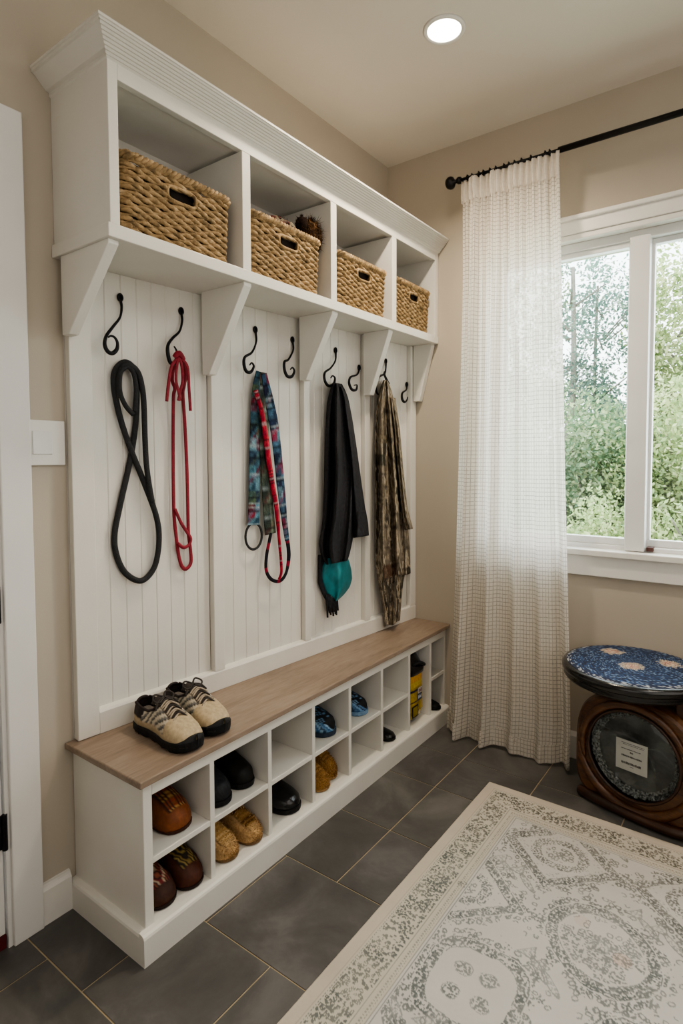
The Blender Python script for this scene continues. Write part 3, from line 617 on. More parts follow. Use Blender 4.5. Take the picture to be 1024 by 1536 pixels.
obj('hanging_loop', G().tube(spline([onray(1.345, 1.55, .04, .02), onray(1.35, 1.585, .02, .02), onray(1.352, 1.60, .02, .016), onray(1.357, 1.585, .02, .02), onray(1.36, 1.548, .04, .02)], 6), .0028, 6), M['blackleash'], t, smooth=True)

# ------------------------------------------------------------------ shoes (toe towards +x in local space)
WT = [(0, .0), (.012, .2), (.05, .33), (.15, .40), (.35, .385), (.5, .42), (.68, .5), (.8, .485), (.9, .40), (.96, .27), (.99, .13), (1, .0)]
def shoe_upper(L, W, hts, z0, topen, kopen, colf, p=.75, q=.62, nt=44, nk=28, wob=0, inset=1.0, wt=WT):
    ts = [.5 - .5 * math.cos(PI * i / (nt - 1)) for i in range(nt)]; g = G()
    def fn(i, j):
        tt = ts[i]; a = PI * j / (nk - 1); w = max(interp(wt, tt), .004) * W * inset; h = interp(hts, tt)
        ca, sa = math.cos(a), max(0.0, math.sin(a))
        y = -w * abs(ca) ** p * (1 if ca > 0 else -1); z = z0 + h * sa ** q * (1 if tt > .004 else .8)
        y += .04 * W * math.sin(PI * tt) ; x = L * tt
        if wob: k = wob * noise.noise(Vector((x * 40, y * 40, z * 40))); z += k; y += k * .6
        return (x, y, z)
    def skip(i, j):
        u = abs((j + .5) / (nk - 1) - .5) * 2
        return topen[0] < ts[i] < topen[1] and u < kopen * (1 if topen[0] + .04 < ts[i] < topen[1] - .05 else .6)
    g.grid(fn, nt, nk, False, False, 0, lambda i, j: colf(ts[i], 1 - abs(j / (nk - 1) - .5) * 2, -1 if j < nk / 2 else 1), skip)
    return g, fn, ts, nk
def shoe_sole(L, W, z1, col, out=1.06, toe=0.0, wt=WT, tread=0):
    g = G(); n = 30; ts = [.5 - .5 * math.cos(PI * i / (n - 1)) for i in range(n)]; ring = [(t_, -1) for t_ in ts] + [(t_, 1) for t_ in ts[::-1][1:-1]]; m = len(ring)
    lay = [(0, .94), (.25, 1.0), (.8, 1.02), (1, .98)]
    vs = []
    for (q, k) in lay:
        for (t_, s) in ring:
            z = z1 * q + toe * max(0, (t_ - .8) / .2) ** 2 * (1 - .3 * q); vs.append((L * (.5 + (t_ - .5) * (1.03)), s * interp(wt, t_) * W * out * k + .04 * W * math.sin(PI * t_), z + (tread * (1 if int(t_ * 26) % 2 else 0) if q == 0 else 0)))
    fs = [(l * m + i, l * m + (i + 1) % m, (l + 1) * m + (i + 1) % m, (l + 1) * m + i) for l in range(len(lay) - 1) for i in range(m)] + [tuple(range(m))[::-1], tuple((len(lay) - 1) * m + i for i in range(m))]
    g.add(vs, fs, 0, col); return g
def rim_tube(fn, ts, nk, topen, kopen, r, col):
    i0 = min(i for i in range(len(ts)) if ts[i] > topen[0]); i1 = max(i for i in range(len(ts)) if ts[i] < topen[1])
    jl = int(round((nk - 1) * (.5 - kopen / 2))); jr = nk - 1 - jl
    pts = [fn(i, jl) for i in range(i0 + 1, i1)] + [fn(i1, j) for j in range(jl + 2, jr - 1)] + [fn(i, jr) for i in range(i1 - 1, i0, -1)] + [fn(i0, j) for j in range(jr - 2, jl + 1, -1)]
    return G().tube(pts, r, 6, True, col=col)
def lining(L, W, hts, z0, topen, col, wt=WT):
    g, *_ = shoe_upper(L, W, [(a, b * .55) for a, b in hts], z0, (-2, -1), 0, lambda *a: col, inset=.88, wt=wt, nt=20, nk=14); return g

def hiking_shoe(lab, x, y, rz, side):
    t = thing('hiking_shoe', lab, 'shoe', (x, y, .4605), rz, 'pair of hiking shoes on the bench top')
    L, W = .248, .100; z0 = .020; hts = [(0, .055), (.05, .072), (.2, .064), (.3, .062), (.42, .078), (.5, .076), (.65, .056), (.8, .042), (.92, .031), (1, .012)]
    tan, gry, drk, mid, pale = rgb('b3a184'), rgb('75736f'), rgb('2b2221'), rgb('8b8376'), rgb('c4b9a6')
    def cf(tt, h, s):
        z = math.sin(PI / 2 * min(h, 1)) ** .62
        if z < .2: return tuple(np.array(tan) * .82)
        if z < .25: return rgb('5c5246')
        if tt < .27 - .1 * (1 - z) and z > .42: return drk
        if .2 < tt < .66 and .3 < z < .93:
            q = (tt * 11 - z * 3.0) % 1; return gry if q < .3 else (rgb('45433f') if q < .5 else pale)
        if .36 < tt < .68 and h > .72: return rgb('4a4039')
        return tan
    to, ko = (.03, .44), .5
    g, fn, ts, nk = shoe_upper(L, W, hts, z0, to, ko, cf, nt=64, nk=48); obj('upper', g, M['leather'], t, local=True, smooth=True, solid=.003)
    obj('rubber_sole', shoe_sole(L, W, .026, rgb('141416'), 1.05, .008, tread=.005), M['leather'], t, local=True, smooth=False)
    # toe bumper: a second skin over the toe
    b = G(); nb, kb = 14, 30
    def bf(i, j):
        tt = .80 + .205 * math.sin(PI / 2 * i / (nb - 1)); a = PI * j / (kb - 1); w = max(interp(WT, min(tt, 1)), .02) * W * 1.04 + .001; h = lerp(.004, .025, ((tt - .80) / .205) ** .7); ca, sa = math.cos(a), max(0.0, math.sin(a))
        return (L * tt + .003, -w * abs(ca) ** .75 * (1 if ca > 0 else -1) + .04 * W * math.sin(PI * min(tt, 1)), .016 + (h + .006) * sa ** .62)
    b.grid(bf, nb, kb); obj('toe_bumper', b, M['blackrubber'], t, local=True, smooth=True)
    obj('collar', rim_tube(fn, ts, nk, to, ko, .0042, drk), M['leather'], t, local=True, smooth=True)
    obj('inner_lining', lining(L, W, hts, z0, to, rgb('77706a')), M['leather'], t, local=True, smooth=True)
    tg = G()
    def tf(i, j):
        q = i / 13; tt = lerp(.34, .66, q); u = (j / 8 - .5); return (L * tt - .006 * (1 - q), u * W * lerp(.5, .36, q) + .04 * W, z0 + interp(hts, tt) + lerp(.018, -.002, q ** .6) - u * u * .05 * 1.2)
    tg.grid(tf, 14, 9, False, False, 0, lambda i, j: rgb('3a3230')); obj('tongue', tg, M['leather'], t, local=True, smooth=True, solid=.004)
    lc = G(); cc = [rgb('a89a88'), rgb('37312d')]
    for k in range(6):
        tt = lerp(.42, .68, k / 5); hw = W * lerp(.26, .22, k / 5); z = z0 + interp(hts, tt)
        zt = lambda u: z + .0075 - u * u * .012
        for sgn in (-1, 1):
            lc.tube(spline([(L * (tt - .004), -sgn * hw + .004, zt(1)), (L * tt, 0 + .004, zt(0) + .002 * sgn), (L * (tt + .03), sgn * hw + .004, zt(1) - .002)], 5), .0026, 6, col=cc[k % 2] if sgn > 0 else cc[0])
    for sgn in (-1, 1):
        lc.tube(spline([(L * .41, .004, z0 + .088), (L * .38, sgn * .018, z0 + .098), (L * .43, sgn * .032, z0 + .09), (L * .47, sgn * .02, z0 + .082), (L * .42, .004, z0 + .088)], 5), .0026, 6, col=cc[1])
        lc.tube(spline([(L * .41, .004, z0 + .088), (L * .46, sgn * .022, z0 + .084), (L * .5, sgn * .036, z0 + .068)], 5), .0026, 6, col=cc[1])
    obj('laces', lc, M['leather'], t, local=True, smooth=True)
    hl = G().tube(spline([(.002, 0, z0 + .042), (-.006, 0, z0 + .052), (.001, 0, z0 + .06)], 4), .0028, 6, col=drk); obj('heel_loop', hl, M['leather'], t, local=True)
hiking_shoe('front hiking shoe of the tan and grey pair, its whole side showing', .066, -1.466, math.radians(-2), 1)
hiking_shoe('rear hiking shoe of the tan and grey pair, partly behind the other', .055, -1.352, math.radians(-4), -1)

def slipper(lab, x, y, z, rz, L, W, Hh, toe, knit, group=None, fuzzn=0, cuff=None, name='slipper'):
    t = thing(name, lab, 'slipper', (x, y, z + .0005), rz, group); z0 = .006
    hts = [(0, Hh * .7), (.1, Hh * .85), (.3, Hh * .9), (.45, Hh), (.6, Hh * .95), (.75, Hh * .8), (.9, Hh * .56), (.97, Hh * .36), (1, .012)]
    wt = [(0, 0), (.012, .2), (.05, .33), (.15, .42), (.4, .44), (.6, .49), (.78, .5), (.9, .43), (.96, .3), (.99, .15), (1, 0)]
    tc = [rgb(c) for c in toe]; kc = [rgb(c) for c in knit]
    def cf(tt, h, s):
        k = int(tt * 46) + int(h * 16) * 3
        if h > .62 and tt < .86 or tt < .3: return kc[(k * 7 + int(tt * 46) % 2 * 3) % len(kc)]
        if .58 < h < .62 and tt < .88: return tuple(np.array(tc[0]) * .5)
        c = np.array(tc[0]) * (1 + .3 * noise.noise(Vector((tt * 9, h * 5, s + x * 50)))); return tuple(np.clip(c, 0, 1))
    to, ko = (.03, .42), .5
    g, fn, ts, nk = shoe_upper(L, W, hts, z0, to, ko, cf, .8, .66, 46, 34, .0015, wt=wt)
    if fuzzn:
        P = [p for p in g.v if p[2] > .01]; ctr = Vector((L * .6, 0, Hh * .3)); fuzz(g, P, [(Vector(p) - ctr).normalized() for p in P], .008, .0009, fuzzn, tc)
    obj('upper', g, M['furry'] if fuzzn else M['leather'], t, local=True, smooth=True, solid=0 if fuzzn else .003)
    obj('sole', shoe_sole(L, W, .009, tuple(np.array(tc[-1]) * .6), 1.0, .003, wt), M['leather'], t, local=True)
    obj('inner_lining', lining(L, W, hts, z0, to, rgb('1a1310'), wt), M['furry'], t, local=True, smooth=True)
    cu = rim_tube(fn, ts, nk, to, ko, .007, rgb(cuff or knit[0]))
    if fuzzn: P = list(cu.v); fuzz(cu, P, [(0, 0, 1)] * len(P), .012, .001, 500, tc)
    obj('cuff', cu, M['furry'], t, local=True, smooth=True)
    return t
BRN = ['6a3a20', '5a2f1a', '3a1d10']; KN = ['1c1412', '7a4a24', '2b1a14', 'b08a50', '3a2018', '8a3a1c']
slipper('rust brown moccasin with woven top in the upper left cubby', .075, -1.502, .243, .06, .205, .098, .082, ['7a4522', '6a3a1c', '4a2614'], KN)
slipper('dark brown moccasin with red and cream lacing in the lower left cubby', .078, -1.556, .079, .03, .212, .09, .07, ['3f2417', '33200f', '2a160c'], ['b8a58a', '7a2a2a', '2a1814', '8a4a34', '3a2018'], 'brown moccasins in the lower left cubby')
slipper('dark brown moccasin with gold woven top beside the divider of lower left cubby', .080, -1.474, .079, .06, .215, .088, .08, ['4a2618', '3c1f12', '2a160c'], ['15110f', '8a7440', '1d1714', '2a241a', 'a08a50'], 'brown moccasins in the lower left cubby')
TANC = ['b8966a', 'a58355', 'caa97c', '8f6f48']
slipper('tan plush slipper in front at the lower second cubby', .09, -1.338, .079, .04, .205, .084, .07, TANC, ['b5915e', 'a07c4a', 'c9a878'], 'tan plush slippers in the lower second cubby', 1500, '1c1614')
slipper('tan plush slipper by the divider of the lower second cubby', .092, -1.247, .079, .06, .208, .08, .072, TANC, ['a07c4a', '8a683c', '4a3018'], 'tan plush slippers in the lower second cubby', 1500, '1c1614')
FOX = ['96703f', 'aa834f', '7a5833', 'ba945f']
slipper('fluffy golden slipper, front one of the pair in the lower fourth cubby', .105, -.902, .079, .04, .19, .08, .076, FOX, FOX[:3], 'fluffy golden slippers', 2600, '5a3a1a')
slipper('fluffy golden slipper, rear one against the divider of the lower fourth cubby', .078, -.828, .079, .03, .195, .076, .094, FOX, FOX[:3], 'fluffy golden slippers', 2600, '5a3a1a')

def plain_shoe(lab, x, y, z, rz, L, W, Hh, body, mat, boot=0, accent=None, sole='0c0c0e', group=None, name='shoe', laces=True, buckle=False, soleh=.016):
    t = thing(name, lab, 'shoe', (x, y, z + .0005), rz, group); z0 = soleh - .003; bc = [rgb(c) for c in body]
    hts = [(0, Hh * (.95 if not boot else 1.25)), (.08, Hh * (1.0 if not boot else 1.3)), (.25, Hh * (.95 if not boot else 1.3)), (.42, Hh * (1.02 if not boot else 1.25)), (.52, Hh * .95), (.66, Hh * .7), (.8, Hh * .56), (.92, Hh * .46), (.97, Hh * .32), (1, .01)]
    ac = [rgb(c) for c in accent] if accent else None
    def cf(tt, h, s):
        if ac and h < .30 + .25 * max(0, tt - .55): return ac[int((tt * 22 + h * 9)) % len(ac)] if h > .06 else ac[0]
        if ac and .45 < tt < .9 and (tt * 14 + h * 5) % 1 < .22: return ac[1]
        return bc[int(tt * 30 + h * 10) % len(bc)]
    to, ko = (.03, .40), .5
    g, fn, ts, nk = shoe_upper(L, W, hts, z0, to, ko, cf, .78, .6, 46, 34); obj('upper', g, mat, t, local=True, smooth=True, solid=.003)
    obj('sole', shoe_sole(L, W, soleh, rgb(sole), 1.04, .004), M['leather'], t, local=True)
    obj('inner_lining', lining(L, W, hts, z0, to, rgb('1c1a1a')), M['leather'], t, local=True, smooth=True)
    obj('collar', rim_tube(fn, ts, nk, to, ko, .0045, bc[0]), mat, t, local=True, smooth=True)
    if laces:
        lc = G()
        for k in range(5):
            tt = lerp(.43, .64, k / 4); zc = z0 + interp(hts, tt) + .003; hw = W * .2
            for sgn in (-1, 1): lc.tube(spline([(L * (tt - .01), -sgn * hw, zc - .004), (L * tt, 0, zc + .002), (L * (tt + .03), sgn * hw, zc - .007)], 4), .0022, 6, col=rgb('2a2a2c'))
        obj('laces', lc, M['leather'], t, local=True, smooth=True)
    if buckle:
        b = G(); tt = .5; hw = W * .36
        b.tube(spline([(L * tt, -hw, z0 + interp(hts, tt) * .75), (L * tt, 0, z0 + interp(hts, tt) + .006), (L * tt, hw, z0 + interp(hts, tt) * .75)], 6), .008, 8, flat=.4, upv=(0, 0, 1), col=bc[0]); obj('strap', b, mat, t, local=True, smooth=True)
        b = G().box(L * tt - .012, L * tt + .012, -.012, .012, z0 + interp(hts, tt) + .006, z0 + interp(hts, tt) + .012, col=rgb('8a7f68')); o = obj('buckle', b, M['leather'], t, local=True, bev=.002); o['label'] = 'dull brass buckle'
    return t
BLK = ['121214', '18181b', '0f0f11']
plain_shoe('black ankle boot at the left of the upper second cubby', .06, -1.350, .243, .02, .225, .092, .095, ['1a1b1e', '222327', '16171a'], M['leather'], 1, group='black footwear in the upper second cubby', name='ankle_boot')
plain_shoe('black shoe with a brass buckle strap in the upper second cubby', .05, -1.258, .243, .08, .225, .088, .09, ['100e0d', '15120f'], M['leather'], 1, group='black footwear in the upper second cubby', laces=False, buckle=True)
plain_shoe('shiny black slip-on shoe in the lower third cubby', .07, -1.078, .079, .14, .225, .102, .076, BLK, M['gloss'], laces=False)
plain_shoe('large blue and black sneaker in the upper fourth cubby', .055, -.868, .243, .18, .225, .10, .10, ['101114', '16181c'], M['leather'], 1, ['24384f', '5f86a8', '2f5a86', '8fb2cc'], '2c3848', 'blue sneakers', 'sneaker')
plain_shoe('small blue and black sneaker in the upper fifth cubby', .055, -.667, .243, .22, .225, .092, .088, ['0f1116', '171a20'], M['leather'], 0, ['3c5f88', '7ba3c8', '23364e', '54799e'], '6c8aa6', 'blue sneakers', 'sneaker')
plain_shoe('small shiny black shoe in the lower sixth cubby', .145, -.478, .079, .2, .155, .066, .042, ['0a0a0c', '121214'], M['gloss'], laces=False, buckle=False, soleh=.01)
plain_shoe('flat black shoe partly hidden in the last lower cubby', .112, -.078, .079, .0, .20, .07, .035, ['101013', '0c0c0e'], M['leather'], laces=False, soleh=.01)

# yellow bag standing in the seventh cubby
t = thing('yellow_bag', 'tall yellow and black sports bag standing in the seventh cubby', 'bag', (.200, -.246, .0795), 0)
def sb(g, x0, hx, hy, zs, colf, n=30):
    def fn(i, j):
        z, k = zs[i]; a = 2 * PI * j / n; ca, sa = math.cos(a), math.sin(a); e = .55
        return (x0 + hx * k * abs(ca) ** e * (1 if ca > 0 else -1), hy * k * abs(sa) ** e * (1 if sa > 0 else -1), z)
    g.grid(fn, len(zs), n, False, True, 0, lambda i, j: colf(zs[i][0], j / n)); g.f.append(tuple(range(n))[::-1]); g.mi.append(0); g.f.append(tuple((len(zs) - 1) * n + q for q in range(n))); g.mi.append(0); return g
yl, dk = rgb('b79a22'), rgb('15141a')
def yc_(z, a):
    q = (a + .5) % 1
    if z < .012: return rgb('4a3c12')
    if q < .42: return dk if int(z * 22) % 3 == 0 else rgb('8a7a2a')
    if .135 < z < .15 or (.092 < z < .1 and q < .6): return rgb('241d3a')
    if .155 < z: return rgb('d8a018') if z > .18 else rgb('c9ac30')
    return yl if (a * 30) % 3 > .6 else rgb('8f7718')
g = G(); sb(g, 0, .092, .078, [(z, interp([(0, .7), (.02, .9), (.05, 1), (.2, .98), (.225, .94)], z)) for z in np.linspace(.0, .225, 46)], yc_); obj('yellow_shell', g, M['gloss'], t, local=True, smooth=True)
g = G(); sb(g, .0, .096, .080, [(.21, .9), (.213, 1.0), (.23, 1.02), (.25, .9), (.285, .7), (.305, .5), (.31, .3)], lambda z, a: dk); obj('black_top', g, M['gloss'], t, local=True, smooth=True)
g = G().tube(spline([(.06, -.03, .24), (.098, -.01, .265), (.103, .03, .25), (.08, .066, .232)], 6), .008, 8); obj('carry_strap', g, M['blackrubber'], t, local=True, smooth=True)
g = G()
for (y0, z0, w_, h_, c) in ((.0, .125, .034, .024, 'c8c4bc'), (-.004, .098, .036, .026, '3a4456'), (-.05, .03, .05, .05, '1a1812'), (-.044, .036, .038, .038, '8f7c1c')):
    g.box(.0915 + (0 if c != '8f7c1c' else .0012), .0928 + (0 if c != '8f7c1c' else .0012), y0, y0 + w_, z0, z0 + h_, col=rgb(c))
for k in range(5): g.box(.0928, .0934, .004 + .0058 * k, .0075 + .0058 * k, .128 + .002 * (k % 2), .146 - .003 * (k % 3), col=rgb(['a03a2a', '3a6a4a', '2a2a2a', '8a2a2a', '3a3a3a'][k])); g.box(.0928, .0934, .0 + .006 * k, .0038 + .006 * k, .103, .117 - .004 * (k % 2), col=rgb('c8ccd4'))
obj('printed_patch', g, M['leather'], t, local=True)

# ------------------------------------------------------------------ curtain and rod
RY, RZ = -.13, 2.390
t = thing('curtain_rod', 'black metal curtain rod with a round knob above the window', 'curtain rod', (.4, RY, RZ))
obj('thin_rod', G().tube([(.40, RY, RZ), (.835, RY, RZ - .001)], .0065, 12), M['rodblack'], t, smooth=True)
obj('thick_rod', G().tube([(.825, RY, RZ - .001), (1.95, RY, RZ)], .0115, 14), M['rodblack'], t, smooth=True)
for x, sg in ((.378, -1), (1.97, 1)):
    pr = [(.001, -.021), (.010, -.02), (.020, -.015), (.0255, -.005), (.026, .004), (.022, .012), (.012, .018), (.008, .022), (.008, .04), (.001, .041)]
    obj('finial', G().lathe([(r, x - sg * z) for r, z in pr], 28, (0, RY, RZ), axis='x'), M['rodblack'], t, smooth=True)
for x in (.418, 1.9):
    g = G().lathe([(.001, x - .008), (.013, x - .008), (.015, x), (.013, x + .008), (.001, x + .008)], 20, (0, RY, RZ), axis='x'); g.tube([(x, RY, RZ), (x, -.004, RZ - .004)], .006, 8); g.lathe([(.001, 0.0), (.022, 0), (.02, .006), (.001, .007)], 20, (x, 0, RZ - .004), axis='y')
    obj('rod_bracket', g, M['rodblack'], t, smooth=True)
t = thing('sheer_curtain', 'off-white checked sheer curtain hanging from rod to floor', 'curtain', (.62, RY, 0))
ZL = [0.0, .03, .18, .5, .83, 1.19, 1.6, 2.0, 2.36, 2.4]; XL = [.358, .363, .372, .388, .401, .411, .421, .430, .430, .430]; XRr = [.905, .907, .908, .897, .884, .870, .857, .843, .829, .828]
nu, nv = 340, 90; zs = np.concatenate([np.linspace(.004, .3, 20), np.linspace(.3, 2.385, nv - 19)[1:]]); LEN = .95
def cy(u, z):
    q = z / 2.4; k = 1 - q
    uw = u + .012 * math.sin(7 * u + z * 1.3)
    a = .018 + .016 * k; top = .009 * q ** 3
    return RY + a * (1 - .6 * q ** 6) * (.75 + .4 * math.sin(5.3 * u + 1)) * (math.sin(2 * PI * 4.6 * uw + .7) + .35 * math.sin(2 * PI * 9.7 * uw + 1.9 + .5 * z)) + top * math.sin(2 * PI * 17 * u) - .006 * k
def cp(i, j):
    u = i / (nu - 1); z = zs[j]; q = 1 - z / 2.4
    x = lerp(float(np.interp(z, ZL, XL)), float(np.interp(z, ZL, XRr)), u + .006 * math.sin(2 * PI * 4.6 * u) * q)
    zz = z + (.012 + .012 * math.sin(2 * PI * 4.6 * u + .7) if j == 0 else 0) * 1.0
    if j == 0: zz = .006 + .010 * (1 + math.sin(2 * PI * 2.2 * u + 1.0)) * .6 + (.03 * max(0, (u - .9) / .1))
    return (x, cy(u, z), zz)
g = G(); g.grid(cp, nu, nv); g.uv = [(LEN * i / (nu - 1), zs[j]) for i in range(nu) for j in range(nv)]
obj('panel_cloth', g, M['curtain'], t, smooth=True)
def hp(i, j):
    u = i / (nu - 1); q = j / 11; z = lerp(2.292, 2.384, q) + (.004 * math.sin(2 * PI * 17 * u) if j == 11 else 0) + (.006 * noise.noise(Vector((u * 9, 3, 1))) if j == 0 else 0)
    x = lerp(.427, .832, u); return (x, cy(u, 2.3) - .0045 - .006 * math.sin(PI * q) + .004 * noise.noise(Vector((u * 40, q * 3, 0))) - .006 * max(0, q - .7), z)
g = G(); g.grid(hp, nu, 12); g.uv = [(LEN * i / (nu - 1), .008 * j) for i in range(nu) for j in range(12)]
obj('header_band', g, M['header'], t, smooth=True)
def hm(i, j):
    u = i / (nu - 1); p = cp(i, 0); return (p[0], cy(u, .03) - .003, p[2] + .075 * j)
g = G(); g.grid(hm, nu, 2); g.uv = [(LEN * i / (nu - 1), .075 * j) for i in range(nu) for j in range(2)]
obj('hem', g, M['curtain'], t, smooth=True)
for k, x in enumerate((.455, .475, .505, .525, .553, .578, .612, .632, .655, .683, .72, .775, .792)):
    ring = [(x + .002 * math.sin(a * 3), RY + .0095 * math.cos(a), RZ + .001 + .0105 * math.sin(a)) for a in np.linspace(0, 2 * PI, 18, endpoint=False)]
    g = G().tube(ring, .0028, 6, True); r = obj('curtain_ring', g, M['rodblack'], t, smooth=True)
    if k == 0: r['label'] = 'black ring'

# ------------------------------------------------------------------ stool
SA = math.radians(-12); so = Vector((.95, -.27, 0)); dirx = Vector((math.cos(SA), math.sin(SA), 0)); dy_ = Vector((-math.sin(SA), math.cos(SA), 0))
t = thing('accent_stool', 'round blue topped stool on a carved wooden base with a glass porthole', 'stool', so + dirx * .205, SA)
D = .21
def sq(i, j, n, hw=.203, e=.45):
    a = 2 * PI * j / n; ca, sa = math.cos(a), math.sin(a); return (hw * abs(ca) ** e * (1 if ca > 0 else -1), abs(sa) ** e * (1 if sa > 0 else -1))
def outline(n=72):  # body silhouette in the x-z face plane: square foot, rounded shoulders
    P = []
    for k in range(n):
        a = 2 * PI * k / n; ca, sa = math.cos(a), math.sin(a); e = .42 if sa < 0 else .72
        P.append((.205 * abs(ca) ** e * (1 if ca > 0 else -1), .205 + (.205 if sa > 0 else .193) * abs(sa) ** e * (1 if sa > 0 else -1)))
    return P
OL = outline(); n = len(OL); g = G(); vs = []; lay = [(0.0, .93), (.006, .97), (.022, 1.0), (D - .022, 1.0), (D, .95)]
for (dd, k) in lay:
    for (x, z) in OL: vs.append((x * k, dd, .205 + (z - .205) * k))
g.add(vs, [(l * n + i, l * n + (i + 1) % n, (l + 1) * n + (i + 1) % n, (l + 1) * n + i) for l in range(len(lay) - 1) for i in range(n)] + [tuple((len(lay) - 1) * n + i for i in range(n))])
R0 = .151; g.add([(R0 * math.cos(2 * PI * k / n), 0.0, .215 + R0 * math.sin(2 * PI * k / n)) for k in range(n)], [])
nb = len(g.v) - n
for i in range(n): g.f.append((i, (i + 1) % n, nb + (i + 1) % n, nb + i)); g.mi.append(0)
obj('wooden_base', g, M['stoolwood'], t, local=True, smooth=False, fixn=True)
def cring(r, rad, yy, cx=0, cz=.215, flat=1.0, a0=0, a1=2 * PI, nn=64, closed=True):
    return G().tube([(cx + r * math.cos(a), yy, cz + r * math.sin(a)) for a in np.linspace(a0, a1, nn, endpoint=not closed)], rad, 10, closed, flat, (0, 1, 0))
obj('porthole_ring', cring(.151, .0055, -.004), M['stooldark'], t, local=True, smooth=True)
obj('carved_band', cring(.190, [.004 + .015 * math.sin(PI * i / 59) ** .5 for i in range(60)], -.002, .004, .216, .8, math.radians(184), math.radians(352), 60, False), M['stoolwood'], t, local=True, smooth=True)
obj('carved_band', cring(.172, [.003 + .011 * math.sin(PI * i / 59) ** .5 for i in range(60)], -.005, .0, .215, .8, math.radians(20), math.radians(200), 60, False), M['stoolwood'], t, local=True, smooth=True)
obj('foot_rail', G().tube(spline([(-.185, .012, .018), (-.12, -.006, .022), (0, -.012, .018), (.12, -.01, .02), (.19, .01, .022)], 8), .018, 10), M['stooldark'], t, local=True, smooth=True)
for px_ in (-.135, .135):
    for py_ in (.045, D - .035): obj('side_post', G().box(px_ - .015, px_ + .015, py_ - .015, py_ + .015, .38, .43), M['stooldark'], t, local=True, bev=.004)
obj('foil_disc', G().lathe([(.001, -.030), (.147, -.030), (.147, -.034), (.001, -.034)], 64, (0, 0, .215), axis='y'), M['silver'], t, local=True)
g = G()
def foilr(i, j):
    a = 2 * PI * i / 150; q = j / 7; r = lerp(.149, .124, q); nz = noise.noise(Vector((math.cos(a) * 14, math.sin(a) * 14, q * 5))) ; return (r * math.cos(a), .018 + .009 * q + .011 * nz, .215 + r * math.sin(a))
g.grid(foilr, 150, 8, True); obj('crumpled_foil_edge', g, M['sparkle'], t, local=True)
dome = [(.147 * math.cos(a), -.016 + .030 * math.sin(a)) for a in np.linspace(0, PI / 2 * .98, 10)]
obj('porthole_glass', G().lathe([(r, z) for r, z in dome], 64, (0, 0, .215), axis='y'), M['glassdisc'], t, local=True, smooth=True, fixn=False)
pl_ = obj('paper_label', G().box(-.053, .05, -.0155 + .01, -.0145 + .01, .162, .266), M['paper'], t, local=True); pl_['label'] = 'small white paper label'
g = G(); rl = random.Random(3)
for (z, x0, x1, hh) in ((.256, -.035, .04, .002), (.251, -.03, .038, .0015), (.236, -.036, .028, .003), (.227, -.006, .004, .006), (.212, -.034, .032, .0058), (.188, -.034, .03, .008), (.178, -.006, .006, .002)):
    x = x0
    while x < x1:
        w_ = rl.uniform(.0012, .0035); g.box(x, min(x + w_, x1), -.0062, -.0055, z - hh / 2, z + hh * rl.uniform(.2, .5)); x += w_ + rl.uniform(.0005, .0014)
obj('printed_lines', g, M['ink'], pl_, local=True)
# seat
ctr = MW[t.name].inverted() @ Vector((1.129, -.216, 0)); sx, sy = .2315, .2315
def dish(prof, nn=96): 
    g = G(); return g.lathe(prof, nn, (ctr.x, ctr.y, 0))
obj('seat_rim', dish([(.001, .424), (.15, .424), (.19, .43), (.205, .438), (.222, .446), (.227, .455), (.222, .462), (.226, .466), (.233, .476), (.233, .486), (.226, .495), (.214, .498), (.001, .498)]), M['glossblack'], t, local=True, smooth=True)
g = G(); nr_, na = 70, 180; bl_ = [rgb(c) for c in ('101c38', '1a2c50', '274068', '0b1428', '3c5882', '7f95b0')]; pk = [rgb(c) for c in ('a8746a', 'bfa794', '8a4a4a', 'c9beaa', 'b5a08c')]
medal = [(MW[t.name].inverted() @ Vector(p) - Vector((ctr.x, ctr.y, 0))) for p in ((1.045, -.135, 0), (1.135, -.265, 0), (1.235, -.16, 0), (1.02, -.3, 0), (1.23, -.32, 0))]
def seatc(i, j):
    r = .216 * i / (nr_ - 1); a = 2 * PI * j / na; x, y = r * math.cos(a), r * math.sin(a); rd = random.random()
    for q in medal[:3]:
        d_ = math.hypot(x - q.x, y - q.y) * (1 + .35 * noise.noise(Vector((x * 70, y * 70, 2))))
        if d_ < .039 and (d_ < .033 or rd < .6): return pk[int(rd * 5)] if d_ < .022 else rgb(['bfb29e', 'a89a88', '7f6a64'][int(rd * 3)])
    c = bl_[min(5, int(rd * rd * 6.2))]
    if r > .203: c = bl_[0] if rd < .75 else rgb('b8b8b8')
    return c
g.grid(lambda i, j: (ctr.x + .216 * i / (nr_ - 1) * math.cos(2 * PI * j / na), ctr.y + .216 * i / (nr_ - 1) * math.sin(2 * PI * j / na), .498 + .010 * (1 - (i / (nr_ - 1)) ** 4)), nr_, na, False, True, 0, seatc)
obj('seat_cushion', g, M['seat'], t, local=True, smooth=True)

# ------------------------------------------------------------------ rug
RX0, RX1, RY0, RY1 = .678, 2.18, -.392, -2.45; res = .0025
nx, ny = int((RX1 - RX0) / res) + 1, int((RY0 - RY1) / res) + 1
ax = np.linspace(0, RX1 - RX0, nx); by = np.linspace(0, RY0 - RY1, ny); Ax, By = np.meshgrid(ax, by, indexing='ij')
def vnoise(X, Y, sc, seed):
    r_ = np.random.default_rng(seed); K = 512; T = r_.random((K, K)); u = X / sc + 1000; v = Y / sc + 1000; i = np.floor(u).astype(int); j = np.floor(v).astype(int); fu = u - i; fv = v - j; fu = fu * fu * (3 - 2 * fu); fv = fv * fv * (3 - 2 * fv)
    q = lambda a, b: T[a % K, b % K]
    return (q(i, j) * (1 - fu) + q(i + 1, j) * fu) * (1 - fv) + (q(i, j + 1) * (1 - fu) + q(i + 1, j + 1) * fu) * fv
